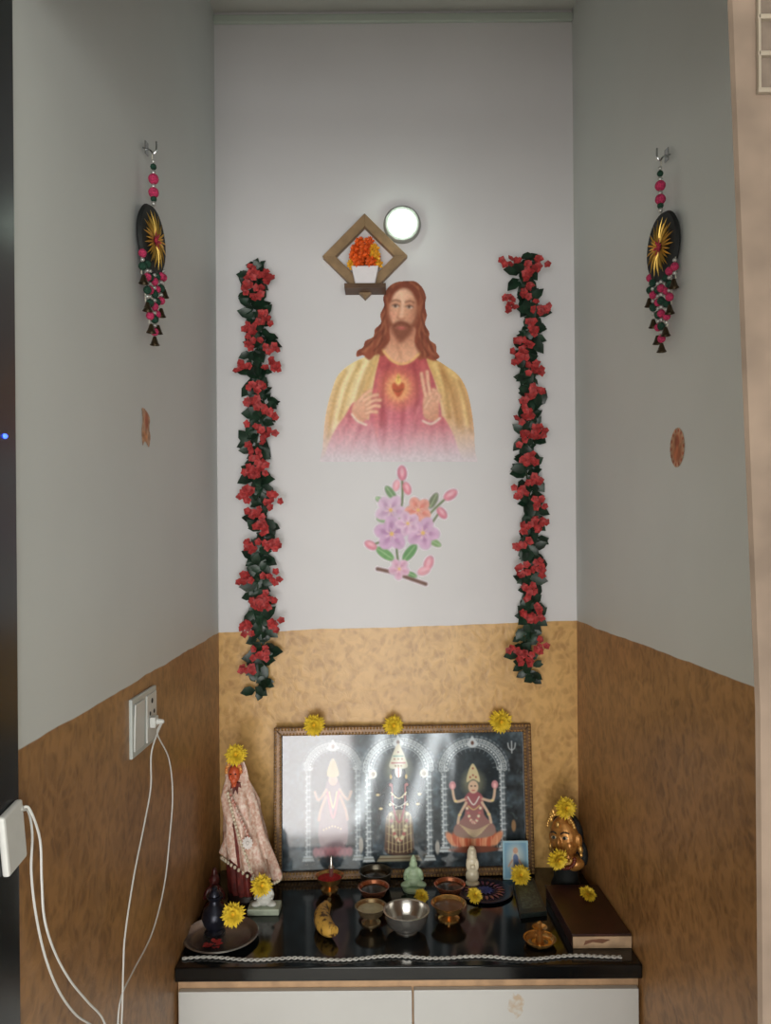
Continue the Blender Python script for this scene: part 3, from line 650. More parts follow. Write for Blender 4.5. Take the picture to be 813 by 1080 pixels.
for k in range(420):     # leafy backdrop speckle
    x = rg.uniform(x0, x1); y = rg.uniform(y0, y1); g_ = rg.uniform(.7, 1.5); p.ell(x, y, rg.uniform(.8, 2.4), rg.uniform(.6, 1.2), (54*g_, 68*g_, 68*g_), .6, rot=rg.uniform(0, 3))
SIL, SI2 = (186, 194, 198), (108, 118, 124)
def arch(cx, w, top, base, al=1):
    p.ell(cx, top+w*1.3, w*.9, w*1.1, (28, 36, 40), .6, soft=5)
    for sx in (-1, 1):
        x = cx+sx*w
        p.line([(x, top+w*.9), (x, base)], 8, (60, 68, 72), al); p.line([(x, top+w*.9), (x, base)], 5.4, SI2, al*.9); p.line([(x-1.2, top+w*.9), (x-1.2, base)], .9, SIL, al); p.line([(x+1.6, top+w*.9), (x+1.6, base)], .6, SIL, al*.7)
        for k in range(14):
            yy = top+w*.9+(base-top-w*.9)*k/13; p.ell(x, yy, 3.4-(k % 3)*.8, .8, SIL, al); p.ell(x-2.4, yy+2.4, .7, .9, (216, 222, 224), al); p.ell(x+2.4, yy+2.4, .8, 1, (78, 88, 92), al)
        p.poly([(x-6.5, base+3), (x-4.5, base-2.5), (x+4.5, base-2.5), (x+6.5, base+3)], SIL, al, smooth=False); p.line([(x-6, base), (x+6, base)], .7, (90, 94, 88))
        p.poly([(x-5.5, top+w*.82), (x-4, top+w*.92), (x+4, top+w*.92), (x+5.5, top+w*.82)], SIL, al, smooth=False)
        p.poly([(x-3*sx, top+w*.82), (x+3*sx, top+w*.80), (x+5*sx, top+w*.66), (x+2*sx, top+w*.56), (x-1*sx, top+w*.66)], SIL, al, soft=.7)
    for rr, ww, c in ((1.08, 5, (62, 70, 74)), (1.06, 3, SI2), (.92, 2.6, SI2), (1.0, 1.1, SIL), (1.16, .8, SIL), (.84, .7, SIL)):
        p.line([(cx+w*rr*math.cos(a), top+w*.9-w*rr*.9*math.sin(a)) for a in np.linspace(0, PI, 16)], ww, c, al)
    for k in range(25):
        a = PI*k/24; p.ell(cx+w*1.09*math.cos(a), top+w*.9-w*1.0*math.sin(a), 1.5, 1.5, SIL, al); p.ell(cx+w*1.09*math.cos(a), top+w*.9-w*1.0*math.sin(a), .7, .7, (80, 88, 92), al); p.ell(cx+w*.92*math.cos(a), top+w*.9-w*.84*math.sin(a), .8, .8, (220, 226, 226), al); p.ell(cx+w*1.24*math.cos(a), top+w*.9-w*1.12*math.sin(a), 1, 1.8, SI2, al, rot=-a)
    for k in range(14):
        a = PI*(k+.5)/14; p.line([(cx+w*.80*math.cos(a), top+w*.9-w*.74*math.sin(a)), (cx+w*.70*math.cos(a), top+w*.9-w*.64*math.sin(a))], .9, SI2, al*.8)
    p.poly([(cx-6, top+2), (cx-3, top-3), (cx, top-7), (cx+3, top-3), (cx+6, top+2), (cx, top+5)], SIL, al); p.ell(cx, top, 1.6, 2, (90, 60, 50), al)
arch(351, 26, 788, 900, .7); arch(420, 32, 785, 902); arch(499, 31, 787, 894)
def jewels(cx, pts, c): 
    for x, y in pts: p.ell(cx+x, y, .9, .9, c)
# left: figure and arch muted, the glass reflection's paleness put into the print
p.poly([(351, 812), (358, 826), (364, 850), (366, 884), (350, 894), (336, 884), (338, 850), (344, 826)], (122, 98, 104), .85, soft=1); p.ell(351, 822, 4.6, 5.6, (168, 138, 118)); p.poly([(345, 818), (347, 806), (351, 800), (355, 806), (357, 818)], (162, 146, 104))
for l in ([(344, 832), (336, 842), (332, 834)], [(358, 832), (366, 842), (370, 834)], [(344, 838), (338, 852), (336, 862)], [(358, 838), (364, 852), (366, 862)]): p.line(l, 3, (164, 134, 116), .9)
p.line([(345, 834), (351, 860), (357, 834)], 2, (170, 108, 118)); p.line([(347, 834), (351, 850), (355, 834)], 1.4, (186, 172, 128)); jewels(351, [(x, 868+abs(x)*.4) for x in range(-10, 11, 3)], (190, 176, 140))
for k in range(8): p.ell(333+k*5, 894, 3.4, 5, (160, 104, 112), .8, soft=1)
# centre: dark standing figure
p.ell(420, 812, 14, 16, (150, 148, 118), .55, soft=4)
p.poly([(409, 824), (405, 846), (406, 878), (409, 898), (431, 898), (434, 878), (435, 846), (431, 824)], (24, 24, 28))
p.poly([(409, 856), (405, 880), (407, 897), (433, 897), (435, 880), (431, 856)], (124, 104, 76), grad=(420, 856, 420, 896, (82, 62, 54)))
for k in range(7): p.line([(410+k*3.6, 858), (408.5+k*4, 896)], .9, (204, 192, 150), .8)
for k in range(5): p.line([(407, 862+k*7.5), (420, 866+k*7.5), (433, 862+k*7.5)], .7, (186, 170, 124), .7)
for l in ([(409, 830), (398, 838), (394, 822)], [(431, 830), (442, 838), (446, 822)], [(409, 834), (401, 852), (399, 866)], [(431, 834), (440, 848), (436, 860)]):
    p.line(l, 4.4, (28, 28, 32)); p.ell(l[1][0], l[1][1], 2.2, 1.4, (204, 188, 138))
for x in (393, 447): p.ell(x, 817, 4.2, 4.6, (204, 202, 188)); p.ell(x, 817, 2, 2.4, (130, 112, 86))
p.ell(420, 818, 7.4, 8.6, (28, 26, 30)); p.poly([(411, 811), (413, 800), (416.5, 791), (420, 786), (423.5, 791), (427, 800), (429, 811)], (192, 186, 162)); p.line([(413, 806), (427, 806)], 1.3, (150, 80, 70)); p.line([(415, 799), (425, 799)], 1, (70, 110, 90)); jewels(420, [(-4, 802), (0, 802), (4, 802), (0, 795), (-3, 809), (0, 809), (3, 809)], (120, 80, 50))
p.poly([(416.5, 812), (423.5, 812), (422.5, 820), (417.5, 820)], (228, 228, 224)); p.line([(420, 811), (420, 820)], 1.1, (180, 56, 50)); p.ell(412, 820, 1.3, 2.4, (204, 180, 120)); p.ell(428, 820, 1.3, 2.4, (204, 180, 120))
for k in range(22):      # flower garland of the standing figure
    f = k/21; a = -1+2*f; x = 420+11.5*a*(1-.25*abs(a)**6); y = 828+56*(1-a*a)**.6; p.ell(x, y, 1.8, 1.8, (196, 188, 152) if k % 3 else (158, 86, 80), soft=.7)
p.line([(413, 828), (414, 850), (420, 866), (426, 850), (427, 828)], 2, (150, 80, 80)); p.line([(412, 836), (420, 842), (428, 836)], 1.4, (210, 198, 156)); p.line([(411, 845), (420, 850), (429, 845)], 1.2, (200, 200, 194)); jewels(420, [(-7, 838), (-4, 841), (4, 841), (7, 838), (-6, 848), (-3, 851), (3, 851), (6, 848)], (216, 210, 184))
p.poly([(396, 905), (400, 899), (440, 899), (444, 905)], (150, 142, 120), smooth=False); p.line([(398, 902), (442, 902)], .8, (90, 70, 50))
# right: seated figure on lotus
p.ell(499, 828, 12, 13, (150, 148, 118), .55, soft=4)
for k in range(9): p.ell(475+k*6, 887-abs(k-4)*.6, 4, 9, (176, 88, 62) if k % 2 else (196, 130, 96), rot=(k-4)*.16, soft=.8); p.line([(475+k*6, 882), (475+k*6, 893)], .6, (230, 186, 150), .7)
p.ell(499, 895, 26, 3.4, (110, 62, 46)); 
p.poly([(490, 842), (489, 860), (478, 872), (480, 881), (499, 884), (519, 881), (521, 872), (510, 860), (509, 842), (499, 836)], (148, 82, 88), grad=(499, 840, 499, 884, (140, 120, 108)), soft=.8)
for k in range(5): p.line([(484+k*2, 870+k*2), (499, 876+k*1.6), (515-k*2, 870+k*2)], .8, (204, 190, 144), .8)
for l in ([(491, 844), (480, 846), (477, 834)], [(508, 844), (519, 846), (522, 834)], [(491, 848), (484, 860), (482, 868)], [(508, 848), (515, 860), (517, 868)]):
    p.line(l, 3, (196, 170, 146)); p.ell(l[1][0], l[1][1], 1.8, 1.2, (210, 192, 134))
for x in (477, 522): p.ell(x, 830, 3.6, 4.4, (190, 130, 136)); p.ell(x, 831, 1.6, 2.6, (220, 174, 174))
p.ell(499, 832, 5.4, 6.6, (202, 174, 148)); p.poly([(492, 827), (494, 816), (499, 808), (504, 816), (506, 827), (499, 824)], (194, 182, 142)); p.ell(497, 831, .8, .6, (40, 30, 30)); p.ell(501, 831, .8, .6, (40, 30, 30)); p.line([(497.8, 835.5), (500.2, 835.5)], .8, (160, 66, 64)); jewels(499, [(-3, 822), (0, 820), (3, 822), (0, 813)], (140, 70, 60))
for k in range(17): a = -1+k/8; p.ell(499+8*a, 843+25*(1-a*a)**.6, 1.5, 1.5, (210, 204, 176) if k % 2 else (176, 106, 106), soft=.6)
p.line([(493, 842), (499, 850), (505, 842)], 1.3, (216, 216, 208)); p.line([(493, 851), (499, 855), (505, 851)], 1, (204, 184, 120))
p.line([(541, 786), (541, 798)], 1.2, SIL); p.line([(537, 788), (538, 793), (541, 795), (544, 793), (545, 788)], 1.1, SIL); p.ell(541, 872, 2.4, 6, (140, 110, 80)); p.ell(380, 888, 2.4, 8, (160, 158, 152)); p.ell(460, 892, 2.4, 7, (160, 158, 152))
p.blur(.35)
w0, h0 = Wd-2*fw, H-2*fw
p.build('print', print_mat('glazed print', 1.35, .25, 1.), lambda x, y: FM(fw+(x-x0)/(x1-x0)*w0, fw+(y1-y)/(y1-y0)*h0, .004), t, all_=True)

# ================================================================ YELLOW FLOWERS
m_cy = M('yellow petals', (232, 200, 54), .6, var=.2, scale=80); m_cy2 = M('yellow centre', (214, 160, 24), .8, var=.3, scale=300, bump=.8)
proto = thing('chrysanthemum', '', 'flower', (0, 0, 0), 'loose yellow chrysanthemum heads')
mb = MB(); rn = random.Random(5)
for n, Lh, tilt, y in ((24, .031, .10, 0), (24, .029, .34, -.002), (20, .024, .72, -.004), (14, .017, 1.1, -.005)):
    for k in range(n):
        a = 2*PI*(k+rn.uniform(-.25, .25))/n+tilt*3; d = Vector((math.cos(a)*math.cos(tilt), -math.sin(tilt), math.sin(a)*math.cos(tilt)))
        mb.leaf((0, y-.003, 0), d, Vector((0, -1, 0))-d*.2, Lh*rn.uniform(.85, 1.05), .0095, .05)
mb.build('petals', m_cy, proto, recalc=False)
MB().ell((0, -.009, 0), (.005, .005, .005), u=12, v=8).build('flower_centre', m_cy2, proto)
def flower(loc, label, rot=(0, 0, 0), sc=1., first=False):
    o = proto if first else copy_tree(proto)
    o.location = loc; o.rotation_euler = rot; o.scale = (sc,)*3; o['label'] = label
ft = lambda px: FM((P(px, 765, 2.05).x-bl.x)/ux.x, H-.002, .017)
flower(ft(331)+Vector((0, 0, .010)), 'yellow chrysanthemum on the top left corner of the picture frame', (-.1, .2, 0), 1.05, True)
flower(ft(415)+Vector((0, 0, .006)), 'yellow chrysanthemum on the middle of the picture frame top', (-.1, 1.2, 0), .98)
flower(ft(530)+Vector((0, 0, .012)), 'yellow chrysanthemum on the top right corner of the picture frame', (-.05, 2.2, 0), 1.15)

# ================================================================ LEFT DRAPED IDOL
c = B(262, 945); hx = c.x; hy = c.y
SC = (.88, .86, 1.10)
t = thing('idol', 'draped idol in pale peach lace cloth left of the framed picture', 'idol', c)
m_pe = M('peach lace cloth', (208, 158, 136), .36, var=.5, scale=130, bump=.6, col2=(238, 216, 200)); m_dr = M('maroon cloth', (110, 40, 34), .6, var=.4, scale=60)
m_skin = M('painted clay', (204, 92, 54), .45)
MB().lathe([(0, 0), (.058, 0), (.060, .006), (.054, .016), (0, .016)], c, 32).build('base', M('dark wood base', (40, 26, 22), .4), t)
LE = (-.12, 0)
MB().lathe([(.050, .014), (.054, .03), (.050, .09), (.042, .15), (.036, .20), (.034, .235), (.018, .268), (0, .272)], c, 72, fold=.07, nf=14, lean=LE).build('dress', m_dr, t)
mb = MB(); segs = 120; prof = [(.018, .318), (.027, .310), (.031, .292), (.034, .272), (.044, .250), (.054, .225), (.055, .19), (.060, .145), (.070, .095), (.082, .045)]; rings = []
for i, (r, z) in enumerate(prof):
    ring = []; g = max(0, (i-3)/6)
    for k in range(segs):
        a = 2*PI*k/segs; f = 1+(.10*math.cos(9*a+z*22)+.05*math.cos(17*a-z*30))*g**.7+.04*math.cos(5*a+1); zz = z
        if i == 9: zz += .010*math.cos(9*a+1)
        zz += max(0, -math.cos(a-.5))*.055*g**1.5
        y = r*f*.76*math.sin(a)
        if i <= 4 and y < 0: y *= (.05, .05, .08, .25, .75)[i]
        ring.append(mb.bm.verts.new(c+Vector((r*f*math.cos(a)+LE[0]*z+.020*(1-z/.3), y+(.008 if i <= 2 else 0), zz))))
    rings.append(ring)
for a, b in zip(rings, rings[1:]):
    for k in range(segs): mb.bm.faces.new((a[k], a[(k+1) % segs], b[(k+1) % segs], b[k]))
mb.bm.faces.new(rings[0])
mb.build('lace_drape', m_pe, t, angle=80)
m_lace = M('white gold lace', (232, 216, 190), .4, var=.3, scale=200)
mb = MB()
for k in range(44):
    a = 2*PI*k/44; r = .083; z = .042+max(0, -math.cos(a-.5))*.055; mb.ell(c+Vector((r*math.cos(a)+LE[0]*z+.017, r*.76*math.sin(a), z)), .0046, u=8, v=5)
for k in range(26):
    f = k/25; z = .250-.205*f; r = .047+.037*f; a = -2.0+.75*f; mb.ell(c+Vector((r*math.cos(a)+LE[0]*z+.018*f, r*.80*math.sin(a)-.004, z)), .0044, u=8, v=5)
mb.build('lace_trim', m_lace, t)
hc = c+Vector((LE[0]*.30, -.014, .288)); k_ = .95
def E(mb, x, y, z, a, b, d): return mb.ell(hc+Vector((x, y, z))*k_, (a*k_, b*k_, d*k_))
mb = MB(); E(mb, 0, 0, 0, .0185, .018, .022); E(mb, 0, -.018, -.002, .003, .005, .006); E(mb, 0, 0, -.026, .009, .009, .014); E(mb, 0, -.012, -.015, .009, .007, .006); E(mb, -.008, -.012, -.006, .006, .006, .006); E(mb, .008, -.012, -.006, .006, .006, .006)
hd_ = fuse(mb.build('head', m_skin, t), .0016, 2)
for s in (-1, 1): MB().ell(hc+Vector((s*.0068, -.0160, .0035)), (.0030, .0016, .0016), u=8, v=6).build('eye', m_black, hd_)
mb = MB()
for k in range(13): a = PI*(k)/12; mb.ell(hc+Vector((.021*math.cos(a), -.008, .007+.024*math.sin(a))), .0052, u=8, v=6)
for k in range(7): a = PI*(k+.5)/7; mb.ell(hc+Vector((.015*math.cos(a), -.009, .016+.024*math.sin(a))), .0048, u=8, v=6)
mb.build('crown', M('orange beads', (206, 96, 48), .4, col2=(228, 168, 92), scale=160), t)
mb = MB()
for k in range(15):
    f = k/14; z = .250-.100*f; mb.ell(c+Vector((LE[0]*z-.010+.046*f, -.044-.018*f**.5-.004, z)), .0046, u=8, v=6)
mb.build('necklace', M('white and red beads', (232, 214, 200), .5, col2=(200, 110, 90), scale=120), t)
flc = c+Vector((.012, -.068, .146)); mb = MB()
for k in range(12): a = k*PI/6; mb.leaf(flc, (math.cos(a), -.4, math.sin(a)), (0, -1, 0), .017, .010, .1)
mb.ell(flc+Vector((0, -.004, 0)), .005, u=8, v=6); mb.build('rosette', M('white rosette', (236, 228, 222), .6), t, recalc=False)
t.scale = SC
fl = c+Vector(((hc.x-c.x+.008)*SC[0], (hc.y-c.y-.012)*SC[1], (hc.z-c.z+.048)*SC[2]))
flower(fl, 'yellow chrysanthemum on the head of the draped left idol', (-.3, .5, 0), .98)

# small dark maroon figurine at its foot
c = Vector((XL(1.862)+.036, 1.862, ZC))
mb = MB().ell(c+Vector((0, 0, .014)), (.026, .020, .014)).ell(c+Vector((0, 0, .045)), (.019, .014, .026)).ell(c+Vector((0, -.004, .082)), (.013, .013, .015)).ell(c+Vector((-.018, -.006, .050)), (.007, .008, .018), Euler((0, .4, 0))).ell(c+Vector((.018, -.006, .050)), (.007, .008, .018), Euler((0, -.4, 0))).ell(c+Vector((0, -.002, .1)), (.007, .007, .012)).ell(c+Vector((0, -.017, .08)), (.003, .004, .004))
mb.box(c+Vector((0, 0, .005)), (.05, .038, .0095))
o = fuse(mb.build('figurine', M('dark maroon carving', (70, 22, 22), .35, var=.4, scale=90), origin=c), .0022, 2)
tag(o, 'small dark maroon seated figurine at the foot of the draped idol', 'figurine')

# ================================================================ SEATED FIGURE HELPER
def seated(c, s, name, mat, parent=None, origin=None, trunk=False):
    V = lambda x, y, z: c+Vector((x*s, y*s, z*s))
    r = lambda *a: tuple(k*s for k in a)
    mb = MB().ell(V(0, 0, .20), r(.30, .24, .20)).ell(V(0, .02, .42), r(.24, .19, .24)).ell(V(0, .02, .60), r(.23, .13, .11))
    mb.ell(V(-.26, -.12, .12), r(.20, .16, .10), Euler((0, 0, .4))).ell(V(.26, -.12, .12), r(.20, .16, .10), Euler((0, 0, -.4)))
    mb.ell(V(-.27, -.02, .48), r(.07, .08, .17), Euler((0, .35, 0))).ell(V(.27, -.02, .48), r(.07, .08, .17), Euler((0, -.35, 0)))
    mb.ell(V(-.30, -.14, .36), r(.06, .15, .06)).ell(V(.30, -.14, .36), r(.06, .15, .06))
    mb.ell(V(0, -.01, .78), r(.15, .15, .16)).ell(V(0, 0, .95), r(.11, .11, .10)).ell(V(0, 0, 1.05), r(.05, .05, .07))
    if trunk:
        mb.ell(V(-.18, .02, .78), r(.10, .03, .12)).ell(V(.18, .02, .78), r(.10, .03, .12))
        for i in range(6): mb.ell(V(.03*math.sin(i), -.14-.03*math.sin(i*.6), .74-.07*i), r(.055-.004*i, .055, .06))
    else: mb.ell(V(0, -.15, .77), r(.03, .04, .05))
    return fuse(mb.build(name, mat, parent, origin), .022*s, 3)

# small white marble figurine
c = B(279, 961); t = thing('figurine', 'small white marble seated figurine on a pale base beside the steel plate', 'figurine', c)
MB().box(c+Vector((0, 0, .008)), (.078, .05, .016)).build('base', M('pale stone base', (176, 186, 166), .4), t, smooth=False, bevel=.003)
seated(c+Vector((0, 0, .014)), .068, 'body', M('white marble', (214, 214, 206), .35, var=.08), t, trunk=True)
flower(c+Vector((-.004, -.026, .076)), 'yellow chrysanthemum on the small white marble figurine', (-.5, .9, 0), .95)

# steel plate, dark pot
c = B(233, 990); t = thing('plate', 'round steel prayer plate at the front left of the worktop', 'plate', c)
m_st = M('dull steel', (160, 156, 152), .25, .85, var=.15, scale=30)
MB().lathe([(0, .001), (.066, .001), (.074, .006), (.084, .012), (.0865, .012), (.084, .0145), (.073, .009), (.065, .004), (0, .004)], c, 48).build('dish', m_st, t)
mb = MB()
for k in range(16):
    a = random.uniform(0, 2*PI); r = random.uniform(0, .018); mb.leaf(c+Vector((-.008+r*math.cos(a), -.040+r*math.sin(a)*.7, .006+random.uniform(0, .006))), (math.cos(a), math.sin(a), .3), (0, 0, 1), .014, .011, .1)
mb.build('petals', m_red, t, recalc=False)
cp = c+Vector((-.018, .018, .0042)); t = thing('oil_pot', 'dark metal narrow-necked pot standing on the steel plate', 'pot', cp)
m_dk = M('dark bluish metal', (34, 36, 48), .3, .5, var=.3)
MB().lathe([(0, 0), (.022, 0), (.024, .004), (.018, .010), (.026, .022), (.030, .038), (.026, .055), (.014, .066), (.012, .076), (.019, .084), (.0195, .087), (0, .085)], cp, 32).build('pot_body', m_dk, t)
MB().lathe([(0, .085), (.013, .0865), (.012, .094), (.006, .100), (.007, .106), (0, .110)], cp, 20).build('lid', m_dk, t)
flower(P(246, 964, 1.715), 'yellow chrysanthemum leaning on the dark pot over the steel plate', (-.35, .3, 0), .95)

# ================================================================ BOWLS & CUPS
m_br = M('brass', (210, 164, 98), .2, .85, var=.15, scale=30); m_co = M('copper', (206, 132, 98), .2, .85, var=.15, scale=30)
m_ss = M('stainless steel', (200, 196, 190), .2, .9, var=.06, scale=20); m_db = M('tarnished metal', (92, 86, 74), .3, .8, var=.3)
def bowl(name, label, px, py, R, h, m, content=None, ped=False, cat='bowl'):
    c = B(px, py); c = Vector((c.x, c.y+R*.55, ZC))
    t = thing(name, label, cat, c); f = R*.5
    if ped: pr = [(0, 0), (R*.62, 0), (R*.62, .003), (R*.22, h*.28), (R*.22, h*.38), (R*.75, h*.55), (R*.98, h), (R*1.04, h+.001), (R*.95, h), (R*.7, h*.62), (0, h*.52)]; cz = h*.84; cr = R*.86
    else: pr = [(0, 0), (f, 0), (f, .003), (f*1.1, .006), (R*.86, h*.35), (R*.97, h*.75), (R, h), (R*1.05, h+.001), (R*.95, h), (R*.9, h*.7), (R*.75, h*.35), (0, h*.22)]; cz = h*.70; cr = R*.89
    MB().lathe(pr, c, 40).build('vessel', m, t)
    if content: MB().lathe([(cr, cz), (cr*.6, cz+.002), (0, cz+.003)], c, 32).build('contents', content, t)
    return t, c
m_kum = M('red powder', (176, 34, 34), .9, var=.3, scale=200, bump=.5); m_milk = M('pale yellow liquid', (186, 176, 140), .25, var=.1); m_dkc = M('dark oil', (60, 44, 26), .15)
t, c = bowl('oil_lamp', 'small brass lamp with red powder and upright spout in front of the picture frame', 347, 942, .036, .036, m_br, m_kum, True, 'lamp')
MB().lathe([(.005, .030), (.006, .050), (.009, .056), (.004, .064), (.003, .082), (0, .090)], c+Vector((.004, .006, 0)), 14).build('spout', m_ss, t)
bowl('bowl', 'dark tarnished shallow bowl just below the picture frame', 396, 939, .042, .040, m_db, m_dkc)
bowl('cup', 'copper footed cup behind the steel bowls on the left', 394, 957, .038, .042, m_co, m_dkc, True, 'cup')
bowl('bowl', 'small dull steel bowl left of the large steel bowl', 391, 978, .037, .040, M('dull grey brass', (176, 152, 116), .25, .85, var=.2), m_milk, True)
bowl('bowl', 'large shiny empty steel bowl at the centre of the worktop', 429, 988, .052, .048, m_ss)
bowl('cup', 'copper footed cup behind the small brass bowl', 475, 954, .038, .042, m_co, m_dkc, True, 'cup')
bowl('bowl', 'small brass bowl right of the large steel bowl', 474, 974, .041, .038, m_br, M('amber oil', (120, 84, 50), .2), True)
t, c = bowl('oil_lamp', 'little brass pedestal lamp at the front right of the worktop', 571, 1000, .035, .012, m_br, None, False, 'lamp')
MB().lathe([(.010, .003), (.006, .018), (.010, .028), (.016, .036), (.017, .038), (.010, .034), (0, .032)], c, 28).build('lamp_cup', m_br, t)
MB().lathe([(.006, .032), (.004, .042), (.006, .047), (0, .052)], c, 16).build('knob', m_br, t)

# ================================================================ BANANA
A = [B(345, 966), B(340, 973), B(341, 982), B(346, 989), B(353, 993)]
pts = spline([Vector((a.x, a.y, ZC+.0205+z)) for a, z in zip(A, (.008, .002, .0, .0, .003))], 8); n = len(pts)
t = thing('banana', 'overripe yellow banana with brown patches on the black worktop', 'banana', (A[1].x, A[1].y, ZC))
m_ban = M('ripe banana skin', (200, 156, 70), .45, scale=75, col2=(84, 54, 30), detail=4, lo=.48, hi=.60)
mb = MB(); mb.tube(pts, [.0202*max(.22, math.sin(PI*(.04+.92*i/(n-1))))**.4 for i in range(n)], 16); mb.build('skin', m_ban, t, angle=70)
e = pts[0]; d = (pts[0]-pts[1]).normalized(); MB().tube([e-d*.003, e+d*.008, e+d*.016+Vector((0, 0, .003))], [.009, .005, .005], 8).build('stem', M('banana stem', (84, 66, 36), .7), t)

# ================================================================ FIGURINES, PLATE, CARD
c = B(436, 938); t = thing('figurine', 'pale green stone seated figurine in front of the picture frame', 'figurine', c)
m_gr = M('pale green stone', (176, 200, 166), .35, var=.15, scale=50)
seated(c+Vector((0, 0, .008)), .074, 'body', m_gr, t)
MB().lathe([(0, 0), (.028, 0), (.029, .005), (.024, .011), (0, .011)], c, 28).build('base', m_gr, t)
flower(B(443, 950)+Vector((.002, 0, .010)), 'small yellow-green chrysanthemum before the pale green figurine', (-.9, .4, 0), .68)
c = B(511, 941); t = thing('plate', 'small dark round plate with purple and gold pattern near the small card', 'plate', c)
MB().lathe([(0, 0), (.060, 0), (.070, .003), (.073, .006), (.070, .007), (.058, .0045), (0, .004)], c, 44).build('dish', M('dark enamel', (28, 26, 44), .25), t)
mb = MB()
for k in range(20):
    a = k*PI/10; mb.leaf(c+Vector((.030*math.cos(a), .030*math.sin(a), .0049)), (math.cos(a), math.sin(a), 0), (0, 0, 1), .024, .008, 0)
mb.build('petal_pattern', M('gold and violet pattern', (110, 70, 120), .4, col2=(160, 96, 60), scale=70), t, recalc=False)
mb = MB()
for k in range(12):
    a = k*PI/6; mb.leaf(c+Vector((0, 0, .0051)), (math.cos(a), math.sin(a), 0), (0, 0, 1), .026, .010, 0)
mb.build('centre_pattern', M('blue pattern', (60, 70, 130), .4), t, recalc=False)
c2 = Vector((P(498, 925, 1.995).x, 1.995, ZC+.0052))
t = thing('figurine', 'slim cream standing figurine at the back of the small dark plate', 'figurine', c2)
m_cr = M('cream porcelain', (226, 214, 186), .3, var=.06)
MB().lathe([(0, 0), (.017, 0), (.018, .004), (.014, .008), (0, .008)], c2, 24).build('base', m_cr, t)
mb = MB()
for z, rx_, ry_, h in ((.022, .018, .014, .020), (.042, .015, .012, .022), (.060, .016, .011, .014), (.073, .005, .005, .010)): mb.ell(c2+Vector((0, 0, z)), (rx_, ry_, h))
mb.ell(c2+Vector((0, 0, .083)), (.008, .009, .010)).ell(c2+Vector((-.013, -.006, .052)), (.004, .006, .014)).ell(c2+Vector((.013, -.006, .052)), (.004, .006, .014)).ell(c2+Vector((0, -.013, .050)), (.007, .005, .006))
fuse(mb.build('body', m_cr, t), .0018, 3)
MB().lathe([(.013, .050), (.013, .07), (.0115, .085), (.006, .096), (0, .098)], c2+Vector((0, .005, 0)), 20).build('veil', m_cr, t)
flower(B(500, 949, ZC+.006)+Vector((0, 0, .010)), 'small yellow chrysanthemum lying on the dark round plate', (-.85, .4, 0), .72)
# card
cb = B(545, 921); cb.y = 2.028; cb.x = P(544, 915, 2.028).x; cb.z = ZC+.0005
p = Pic(0, 0, 27, 40, .5, bg=(150, 186, 200)); p.poly([(2, 2), (25, 2), (25, 38), (2, 38)], (120, 160, 184), smooth=False); p.ell(13.5, 18, 9, 14, (196, 206, 200), .7, soft=3)
p.poly([(13.5, 9), (17, 14), (19, 30), (18, 35), (9, 35), (8, 30), (10, 14)], (206, 200, 190)); p.ell(13.5, 10, 2.6, 3.2, (200, 160, 136)); p.poly([(11, 16), (16, 16), (17, 34), (13, 35)], (104, 122, 160)); p.line([(10, 20), (6, 26)], 1.6, (200, 160, 136)); p.line([(17, 20), (21, 26)], 1.6, (200, 160, 136))
t = thing('picture_card', 'small blue card with a robed figure propped against the picture frame', 'card', cb)
cm = lambda x, y: cb+Vector(((x-13.5)*.00253, (40-y)*.0002-.0005, (40-y)*.00252))
p.build('printed_face', print_mat('card print', 1.1, .4), cm, t, all_=True)
mb = MB(); q = []
for dy in (.0002, .0022): q += [cm(0, 40)+Vector((0, dy, 0)), cm(27, 40)+Vector((0, dy, 0)), cm(27, 0)+Vector((0, dy, 0)), cm(0, 0)+Vector((0, dy, 0))]
mb.hexa(q).build('card_back', M('card stock', (206, 214, 214), .6), t, smooth=False)
# incense packet
q0, q1, q2, q3 = B(549, 969), B(577, 966), B(563, 931), B(541, 933)
t = thing('incense_box', 'long dark green-grey incense box lying right of the small plate', 'box', (q0+q2)/2)
up = Vector((0, 0, .012)); MB().hexa([q0, q1, q2, q3, q0+up, q1+up, q2+up, q3+up]).build('sleeve', M('dark box card', (38, 46, 44), .35, var=.4, scale=40), t, smooth=False, bevel=.001)
i = [q0.lerp(q2, .12), q1.lerp(q3, .12), q2.lerp(q0, .12), q3.lerp(q1, .12)]
mb = MB(); mb.face([v+Vector((0, 0, .0125)) for v in i]); mb.build('label_panel', M('faded panel', (78, 86, 76), .4, var=.5, scale=120), t, smooth=False)
flower(B(548, 934)+Vector((0, -.004, .028)), 'yellow chrysanthemum on the far end of the incense box', (-.55, .2, 0), .98)
# flat brown box with tan front beside the right wall
y0_, y1_ = 1.684, 1.925; hB = .032
def bx(Y, e=0): return .402-.010*(Y-1.685)/.23+e
t = thing('wooden_box', 'flat reddish brown wooden box with a tan front edge against the right wall', 'box', (.46, 1.8, ZC))
m_bw = M('reddish brown wood', (54, 26, 21), .35, var=.35, scale=26)
def hx_(ya, yb_, za, zb, e, ex=0): return MB().hexa([(bx(ya)-ex, ya, za), (XR(ya)-.002, ya, za), (XR(yb_)-.002, yb_, za), (bx(yb_)-ex, yb_, za), (bx(ya)-ex, ya, zb), (XR(ya)-.002, ya, zb), (XR(yb_)-.002, yb_, zb), (bx(yb_)-ex, yb_, zb)])
hx_(y0_+.004, y1_, ZC, ZC+hB-.005, 0).build('case', m_bw, t, smooth=False, bevel=.001)
hx_(y0_+.001, y1_+.002, ZC+hB-.0048, ZC+hB, 0, .002).build('lid', m_bw, t, smooth=False, bevel=.0015)
